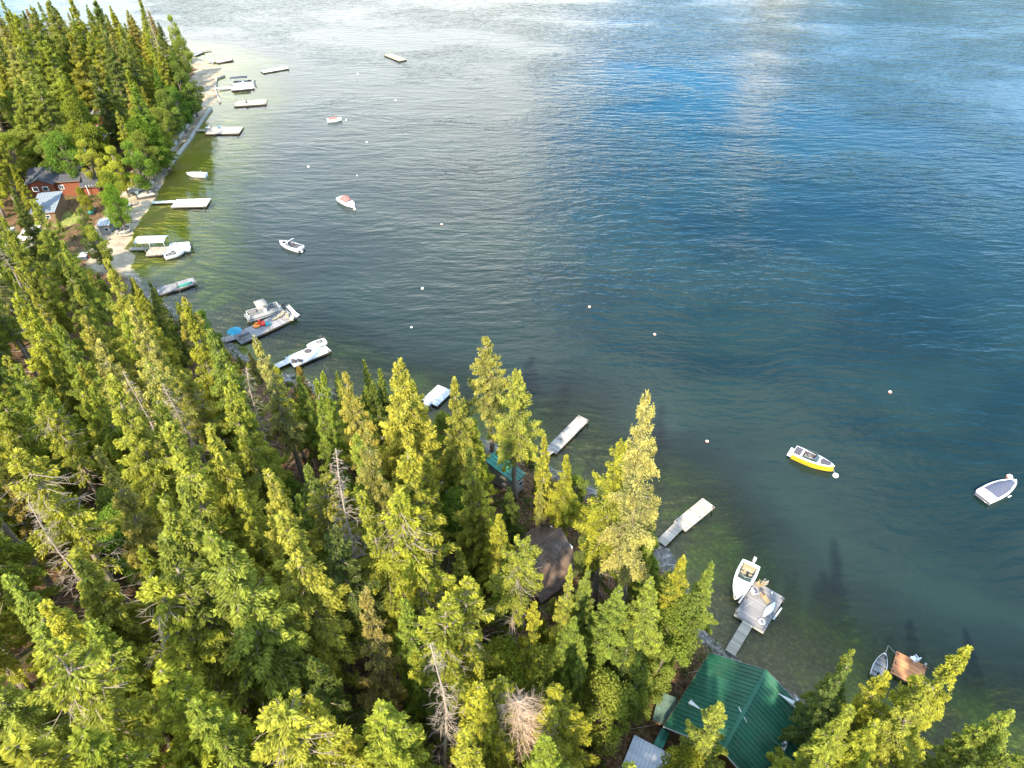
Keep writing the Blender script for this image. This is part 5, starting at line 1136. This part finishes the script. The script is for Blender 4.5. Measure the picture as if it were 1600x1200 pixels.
# ================================================================== trees placed by their tips
FOOT = [((hc.x, hc.y), 7.5), ((c4.x, c4.y), 5.6), ((c8.x, c8.y), 10)] + [(at(195, 1000, 12), 4.5)] + [(at(*p, 3), rad) for p, rad in (((1005, 1180), 5), ((1030, 1110), 3), ((785, 740), 4.5), ((70, 318), 6), ((150, 215), 8), ((58, 250), 4.5), ((20, 260), 3), ((163, 348), 4), ((190, 1010), 0), ((985, 1040), 3.5), ((830, 700 + 0), 0), ((601, 704), 3), ((692, 762), 3), ((20, 362), 4), ((45, 362), 4))]
T = [  # tip x, tip y, height, kind, colour, width
 (612, 546, 26, 'fir', 'y', 1.3), (765, 535, 24.5, 'pale', 'p', 1.35), (806, 583, 21.5, 'pale', 'y', 1.2), (716, 586, 23, 'fir', 'y', .95), (1042, 603, 36, 'pale', 'p', .72), (965, 680, 27, 'pale', 'y', .95),
 (857, 678, 17, 'thin', 'y', 1.0), (886, 712, 15, 'fir', 'y', 1.0), (1072, 848, 24, 'fir', 'y', .9), (545, 580, 23, 'pale', 'p', .8), (513, 566, 15, 'snag', 'p', .8), (408, 518, 25, 'thin', 'p', 1.0),
 (373, 545, 18, 'thin', 'o', 1.0), (330, 503, 24, 'fir', 'g', 1.1), (283, 468, 26, 'fir', 'y', 1.1), (262, 436, 17, 'snag', 'p', .8), (213, 443, 18, 'fir', 'g', .8), (165, 400, 24, 'fir', 'y', 1.1), (110, 445, 24, 'fir', 'y', 1.0),
 (45, 312, 22, 'fir', 'm', 1.3), (95, 372, 20, 'fir', 'm', 1.1), (135, 350, 10, 'leafy', 'm', 1.0), (240, 448, 15, 'fir', 'd', .9), (432, 560, 18, 'thin', 'y', 1.0), (490, 580, 20, 'fir', 'm', .9), (640, 720, 29, 'thin', 'y', 1.4),
 (566, 690, 26, 'pale', 'p', .8), (490, 688, 27, 'snag', 'p', .9), (785, 832, 24, 'sparse', 'y', .95), (745, 690, 21, 'fir', 'y', .9), (752, 752, 17, 'fir', 'y', 1.2), (735, 655, 16, 'fir', 'm', 1.2), (775, 790, 15, 'fir', 'y', 1.2), (700, 700, 13, 'fir', 'g', .9),
 (884, 878, 20, 'fir', 'y', .6), (562, 935, 23, 'thin', 'o', .9), (650, 925, 22, 'fir', 'g', .9), (710, 918, 24, 'sparse', 'y', 1.1), (914, 985, 17, 'thin', 'm', .9), (668, 1005, 25, 'snag', 'p', 1.0), (660, 950, 24, 'sparse', 'y', 1.2),
 (825, 1060, 20, 'deadpine', 'o', 1.25), (772, 1065, 19, 'pale', 'y', 1.3), (872, 1085, 19, 'pale', 'y', 1.3), (790, 1012, 12, 'leafy', 'm', 1.2), (838, 1020, 12, 'leafy', 'm', 1.1), (855, 1095, 18, 'fir', 'y', 1.2), (760, 1080, 20, 'fir', 'y', 1.2),
 (155, 596, 26, 'fir', 'y', 1.15), (194, 580, 24, 'snag', 'p', .9), (240, 575, 24, 'sparse', 'p', 1.0), (255, 590, 23, 'snag', 'p', .8), (297, 577, 22, 'sparse', 'y', .9), (360, 605, 23, 'fir', 'y', 1.0), (300, 655, 25, 'fir', 'y', 1.1),
 (250, 655, 26, 'fir', 'y', 1.2), (45, 690, 26, 'sparse', 'y', 1.1), (25, 460, 25, 'fir', 'y', 1.2), (170, 795, 11, 'leafy', 'l', 1.3), (210, 925, 22, 'sparse', 'y', 1.4), (437, 785, 26, 'fir', 'y', 1.2), (340, 805, 27, 'fir', 'm', 1.3),
 (262, 845, 26, 'fir', 'g', 1.2), (250, 1050, 23, 'fir', 'y', 1.3), (55, 1130, 25, 'fir', 'y', 1.5), (20, 1010, 24, 'sparse', 'y', 1.2), (120, 1135, 24, 'fir', 'm', 1.2), (430, 1105, 22, 'sparse', 'y', 1.3), (580, 1060, 22, 'fir', 'm', 1.2), (500, 1120, 22, 'fir', 'y', 1.2),
 (530, 740, 10, 'leafy', 'l', 1.0), (705, 770, 9, 'leafy', 'l', 1.1), (845, 752, 11, 'pale', 'p', .7), (800, 760, 14, 'fir', 'd', 1.0), (500, 770, 9, 'leafy', 'l', 1.0), (40, 780, 22, 'snag', 'p', .9), (90, 500, 24, 'fir', 'm', 1.0),
 (1326, 1020, 21, 'fir', 'g', .74), (1352, 1095, 23, 'fir', 'm', 1.1), (1342, 1050, 18, 'fir', 'd', 1.0), (1392, 1050, 18, 'fir', 'y', .9), (1508, 993, 26, 'fir', 'y', .95), (1466, 1072, 22, 'fir', 'y', 1.05), (1400, 1130, 21, 'fir', 'y', 1.1),
 (1128, 1112, 16, 'fir', 'm', 1.1), (1556, 1128, 14, 'fir', 'g', 1.2), (1597, 1118, 15, 'fir', 'm', 1.2), (1520, 1160, 13, 'fir', 'g', 1.1), (1020, 790, 20, 'fir', 'g', 1.0), (935, 760, 18, 'fir', 'd', .9), (955, 900, 20, 'fir', 'g', 1.1), (1015, 900, 21, 'fir', 'g', 1.1),
 (1050, 955, 12, 'leafy', 'g', .85), (1030, 1005, 11, 'leafy', 'g', .75), (985, 985, 15, 'fir', 'd', 1.0), (910, 900, 17, 'fir', 'g', 1.0), (818, 945, 19, 'fir', 'y', .8), (870, 950, 18, 'fir', 'g', 1.0), (905, 735, 9, 'leafy', 'g', 1.0), (690, 640, 11, 'leafy', 'g', .9), (575, 640, 11, 'leafy', 'g', 1.0),
 (640, 790, 26, 'sparse', 'y', 1.2), (600, 780, 25, 'fir', 'y', 1.0), (585, 600, 20, 'thin', 'd', 1.0), (940, 1060, 12, 'leafy', 'm', 1.0), (995, 1050, 10, 'leafy', 'g', .8), (1090, 1190, 9, 'leafy', 'y', 1.0),
 (292, 112, 13, 'leafy', 'g', 1.3), (282, 135, 13, 'leafy', 'l', 1.3), (268, 165, 12, 'leafy', 'g', 1.3), (258, 190, 12, 'leafy', 'm', 1.2), (215, 150, 19, 'fir', 'm', 1.2),
 (8, 140, 15, 'leafy', 'g', 1.2), (30, 195, 13, 'leafy', 'm', 1.2), (2, 205, 13, 'leafy', 'g', 1.2), (75, 228, 9, 'leafy', 'm', 1.0), (45, 212, 9, 'leafy', 'l', 1.0),
 (85, 850, 21, 'fir', 'y', 1.2), (30, 870, 22, 'fir', 'm', 1.2), (120, 905, 17, 'fir', 'g', 1.1), (130, 980, 18, 'fir', 'm', 1.1), (60, 940, 20, 'fir', 'y', 1.1), (1085, 905, 15, 'leafy', 'g', .7),
 # upper left stand and the headland
 (262, 18, 17, 'leafy', 'm', .7), (275, 55, 14, 'leafy', 'g', .8), (216, -6, 30, 'thin', 'm', .9), (228, 2, 29, 'snag', 'p', .8), (187, 40, 27, 'fir', 'g', 1.0), (172, 52, 24, 'thin', 'p', 1.0), (238, 70, 22, 'fir', 'y', 1.1), (262, 78, 20, 'fir', 'l', 1.1), (285, 95, 18, 'leafy', 'g', .9),
 (250, 105, 20, 'fir', 'l', 1.2), (205, 110, 24, 'fir', 'm', 1.2), (232, 135, 22, 'fir', 'l', 1.1), (265, 140, 15, 'leafy', 'g', 1.0), (185, 172, 16, 'fir', 'y', 1.0), (215, 180, 15, 'leafy', 'l', 1.1), (245, 175, 15, 'leafy', 'g', 1.0), (170, 225, 13, 'leafy', 'y', 1.0), (205, 215, 14, 'leafy', 'l', 1.1), (240, 205, 13, 'leafy', 'g', 1.0),
 (125, 215, 13, 'leafy', 'y', 1.0), (90, 205, 14, 'leafy', 'l', 1.1), (55, 205, 13, 'leafy', 'g', 1.1), (160, 265, 12, 'leafy', 'm', 1.1), (168, 288, 11, 'leafy', 'l', .9), (150, 362, 8, 'leafy', 'g', 1.0), (125, 290, 7, 'leafy', 'y', .7), (122, 322, 8, 'leafy', 'g', .9),
 (20, 20, 30, 'fir', 'm', 1.1), (45, 5, 30, 'fir', 'g', 1.1), (75, -5, 30, 'fir', 'g', 1.2), (110, -8, 30, 'fir', 'm', 1.2), (145, 0, 29, 'fir', 'd', 1.1), (30, 70, 28, 'fir', 'g', 1.2), (70, 60, 28, 'fir', 'm', 1.2), (110, 50, 28, 'fir', 'y', 1.2), (150, 50, 27, 'fir', 'd', 1.1), (10, 120, 27, 'fir', 'm', 1.2), (50, 115, 26, 'fir', 'g', 1.2), (95, 105, 26, 'fir', 'm', 1.2),
 (135, 100, 24, 'fir', 'd', 1.2), (160, 110, 22, 'fir', 'g', 1.1), (25, 180, 16, 'fir', 'm', 1.1), (60, 165, 15, 'fir', 'd', 1.0), (110, 150, 20, 'leafy', 'g', .8), (10, 290, 20, 'fir', 'd', 1.2), (5, 350, 20, 'fir', 'd', 1.1), (20, 255, 14, 'fir', 'y', 1.0),
]
for q in T: top_tree(*q)

# ------------------------------------------------------------------ the rest of the stand, kept off roofs, docks and clearings
KEEP = [(1000, 1020, 1275, 1200), (1132, 900, 1230, 1030), (818, 830, 925, 925), (45, 240, 165, 330), (222, 240, 350, 420), (290, 120, 350, 240), (185, 300, 240, 420), (132, 168, 170, 235), (148, 336, 215, 420), (770, 700, 808, 760), (660, 596, 712, 636), (853, 645, 925, 710), (590, 690, 620, 714), (1035, 775, 1120, 850), (684, 752, 706, 770),
        (355, 470, 470, 535), (440, 525, 520, 572), (240, 430, 310, 460), (175, 965, 225, 1035), (950, 1010, 1035, 1080), (1360, 1000, 1450, 1070), (22, 240, 60, 258), (0, 352, 62, 374), (285, 75, 360, 130)]


def blocked(x, y, z, H, w):
    for k in (1.0, .8, .55, .3, .08):
        X, Y = proj(x, y, z + H * k); rr_ = F * w * (1.05 - k) / max(20, y) * .8 + 3
        for a, b_, c, d in KEEP:
            if a - rr_ < X < c + rr_ and b_ - 4 < Y < d + rr_ * .5: return True
    return False


fr_ = random.Random(4); pts = [(t_['x'], t_['y'], 2.6) for t_ in TREES]; cand = []
fills = 0
GX = {}
for p in pts: GX.setdefault((int(p[0] // 6), int(p[1] // 6)), []).append(p)
def near(x, y, r_):
    i, j = int(x // 6), int(y // 6)
    return any(math.hypot(x - p[0], y - p[1]) < r_ for a in (-1, 0, 1) for b_ in (-1, 0, 1) for p in GX.get((i + a, j + b_), ()))
C_ = [(fr_.uniform(-200, 52), fr_.uniform(10, 300)) for _ in range(26000)]
ds = sdist(np.array([c[0] for c in C_]), np.array([c[1] for c in C_])); zs = hgt(np.array([c[0] for c in C_]), np.array([c[1] for c in C_]))
for (x, y), d_, z in zip(C_, ds, zs):
    if d_ < 2.0 or fills >= 470: continue
    if y > 112 and d_ < (7.5 if y > 175 else 12): continue
    px, py = proj(x, y, z + 8)
    if y < 16 or px < -60 or px > 1680 or py > 1330 or py < -30: 
        continue
    sp = 3.4 if y < 75 else (4.2 if y < 110 else 5.2)
    if near(x, y, sp): continue
    if any(math.hypot(x - c[0], y - c[1]) < r_ for c, r_ in FOOT): continue
    H = fr_.uniform(13, 18) if y > 215 else fr_.uniform(16, 25) if d_ > 9 else fr_.uniform(10, 18)
    kind = fr_.choices(['fir', 'thin', 'pale', 'sparse', 'snag', 'leafy'], [56, 14, 7, 12, 3, 9])[0]; col = fr_.choices(['y', 'g', 'm', 'd', 'p', 'o'], [40, 17, 26, 6, 8, 3])[0]
    if kind == 'leafy': H = fr_.uniform(7, 11); col = fr_.choice('lgm')
    for k in (1, .6, .35, .2):
        if not blocked(x, y, z, H * k, 2.6 * k): break
    else: continue
    H *= k
    if H < 3: continue
    if k < 1 and kind in ('snag', 'sparse', 'pale'): kind = 'fir'
    put_tree(x, y, H, kind, col, fr_.uniform(.9, 1.2)); GX.setdefault((int(x // 6), int(y // 6)), []).append((x, y, 0)); fills += 1
# trees on the slope just behind the camera view, which shade the foreground
for x, y, H in ((12, 20, 24), (18, 15, 25), (6, 14, 24), (24, 12, 24), (0, 18, 22), (-8, 15, 22), (30, 16, 22), (14, 9, 25), (36, 12, 22), (-16, 17, 22), (22, 5, 26), (8, 3, 26)):
    if not near(x, y, 2.5): put_tree(x, y, H, 'fir', 'g', 1.2); TREES[-1]['off'] = True
import collections; print('TREES', len(TREES), 'fill', fills, collections.Counter(t_['kind'] for t_ in TREES))

# ------------------------------------------------------------------ labels for trees
LM = [(1185, 945, 'the broad grey platform dock'), (1085, 800, 'the pale tan dock'), (888, 680, 'the weathered dock'), (686, 617, 'the small white dock'), (480, 556, 'the long white dock'), (410, 510, 'the crowded grey dock'), (275, 447, 'the green canoe dock'), (250, 390, 'the white canopy dock'),
      (1160, 1100, 'the green cabin roof'), (870, 880, 'the brown shake roof'), (787, 735, 'the teal roof'), (601, 702, 'the rusty roof'), (692, 762, 'the little grey roof'), (95, 280, 'the red timber house'), (150, 218, 'the white metal roof'), (70, 318, 'the blue-grey roof'), (1005, 1180, 'the silver roof'), (1420, 1040, 'the rust-brown dock'),
      (200, 1020, 'the fallen log clearing'), (818, 1120, 'the big tan dead pine'), (170, 850, 'the lone bright maple'), (490, 780, 'the tall bare snag'), (40, 362, 'the flat beige roofs'), (320, 100, 'the sandy point'), (290, 200, 'the concrete walkway'), (205, 300, 'the grey beach pad')]
KN = {'fir': 'fir', 'thin': 'slender spruce', 'pale': 'open-crowned pine', 'sparse': 'bare-limbed conifer', 'snag': 'bare dead conifer', 'deadpine': 'wide dead pine with tan twigs', 'leafy': 'leafy tree'}
CAT = {'fir': 'fir tree', 'thin': 'spruce tree', 'pale': 'pine tree', 'sparse': 'conifer', 'snag': 'dead tree', 'deadpine': 'dead tree', 'leafy': 'leafy tree'}
buck = {}
for t_ in TREES:
    px, py = proj(t_['x'], t_['y'], t_['z'] + t_['H'] * .7)
    lx, ly, ln_ = min(LM, key=lambda l: math.hypot(l[0] - px, l[1] - py)); dx, dy = px - lx, py - ly
    rel = ('right of' if dx > 0 else 'left of') if abs(dx) > abs(dy) * 1.3 else ('below' if dy > 0 else 'above') if abs(dy) > abs(dx) * 1.3 else ('below and right of' if dy > 0 and dx > 0 else 'below and left of' if dy > 0 else 'above and right of' if dx > 0 else 'above and left of')
    hw = 'tall' if t_['H'] > 21 and t_['kind'] != 'leafy' else 'short' if t_['H'] < (13 if t_['kind'] != 'leafy' else 8) else ''
    cw = CW[t_['col']] if t_['kind'] not in ('snag', 'deadpine') else 'grey' if t_['kind'] == 'snag' else ''
    t_['dist'] = math.hypot(dx, dy); t_['base'] = ' '.join(w for w in (hw, cw, KN[t_['kind']], rel, ln_) if w); buck.setdefault(t_['base'], []).append(t_)
ORD = ['nearest to it', 'second nearest', 'third nearest', 'fourth nearest', 'fifth nearest', 'sixth nearest', 'seventh nearest', 'eighth nearest', 'ninth nearest', 'tenth nearest', 'eleventh nearest', 'twelfth nearest', 'thirteenth nearest', 'fourteenth nearest', 'fifteenth nearest', 'sixteenth nearest']
for bname, lst in buck.items():
    lst.sort(key=lambda t_: t_['dist'])
    for i, t_ in enumerate(lst):
        lab = bname if len(lst) == 1 else bname + ', ' + (ORD[i] if i < 16 else 'outermost')
        tag(t_['o'], lab, CAT[t_['kind']], CAT[t_['kind']] + 's of the lakeside forest')

# ------------------------------------------------------------------ undergrowth: countless shrubs, ferns and fallen sticks
rg = np.random.default_rng(12); n = 5200
X = rg.uniform(-190, 60, n * 3); Y = 12 + 288 * rg.random(n * 3) ** 1.5; d_ = sdist(X, Y)
far = Y > 112; ok = (d_ > .8) & ~(far & (d_ < 10)); X, Y = X[ok], Y[ok]
for (c, r_) in FOOT:
    k = np.hypot(X - c[0], Y - c[1]) > r_ * .95; X, Y = X[k], Y[k]
cl_ = [(at(195, 1000, 8), 4.5), (at(985, 1040, 3), 3.5)]
for c, r_ in cl_:
    k = (np.hypot(X - c[0], Y - c[1]) > r_) | (rg.random(len(X)) < .12); X, Y = X[k], Y[k]
X, Y = X[:n], Y[:n]; Z = hgt(X, Y); per = 26; rad = rg.uniform(.5, 1.5, len(X))
dv = rg.normal(0, 1, (len(X), per, 3)); dv /= np.linalg.norm(dv, axis=2, keepdims=True); dv[:, :, 2] = np.abs(dv[:, :, 2])
P = (np.stack([X, Y, Z], 1)[:, None, :] + dv * (rad[:, None, None] * rg.uniform(.5, 1.0, (len(X), per, 1))) * np.array([1, 1, .75])).reshape(-1, 3); dvf = dv.reshape(-1, 3)
D = rg.normal(0, 1, P.shape) * .8 + dvf; D[:, 2] -= .3
V, Q, A = tufts(P, D, dvf + rg.normal(0, .4, P.shape) + [0, 0, .4], rg.uniform(.25, .5, len(P)), rg.uniform(.14, .28, len(P)), np.repeat(rg.uniform(.15, .8, len(X)), per), rg.uniform(0, .8, len(P)))
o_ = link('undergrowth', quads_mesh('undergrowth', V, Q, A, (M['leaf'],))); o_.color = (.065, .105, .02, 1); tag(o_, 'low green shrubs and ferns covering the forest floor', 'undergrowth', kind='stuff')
b = MB(); rs_ = random.Random(3)
for i in range(900):
    x, y = rs_.uniform(-90, 45), rs_.uniform(22, 90)
    if sd(x, y) < 1 if i % 3 == 0 else float(sdist(np.array([x]), np.array([y]))[0]) < 1: continue
    a = rs_.uniform(0, 6.28); l_ = rs_.uniform(.6, 3.2); z = hz(x, y) + .12; b.tube([(x, y, z), (x + math.cos(a) * l_, y + math.sin(a) * l_, hz(x + math.cos(a) * l_, y + math.sin(a) * l_) + .15)], [.06, .025], 4, cap=False)
tag(b.build('fallen_sticks', M['deadwood']), 'bleached sticks and broken limbs strewn over the forest floor', 'sticks', kind='stuff')
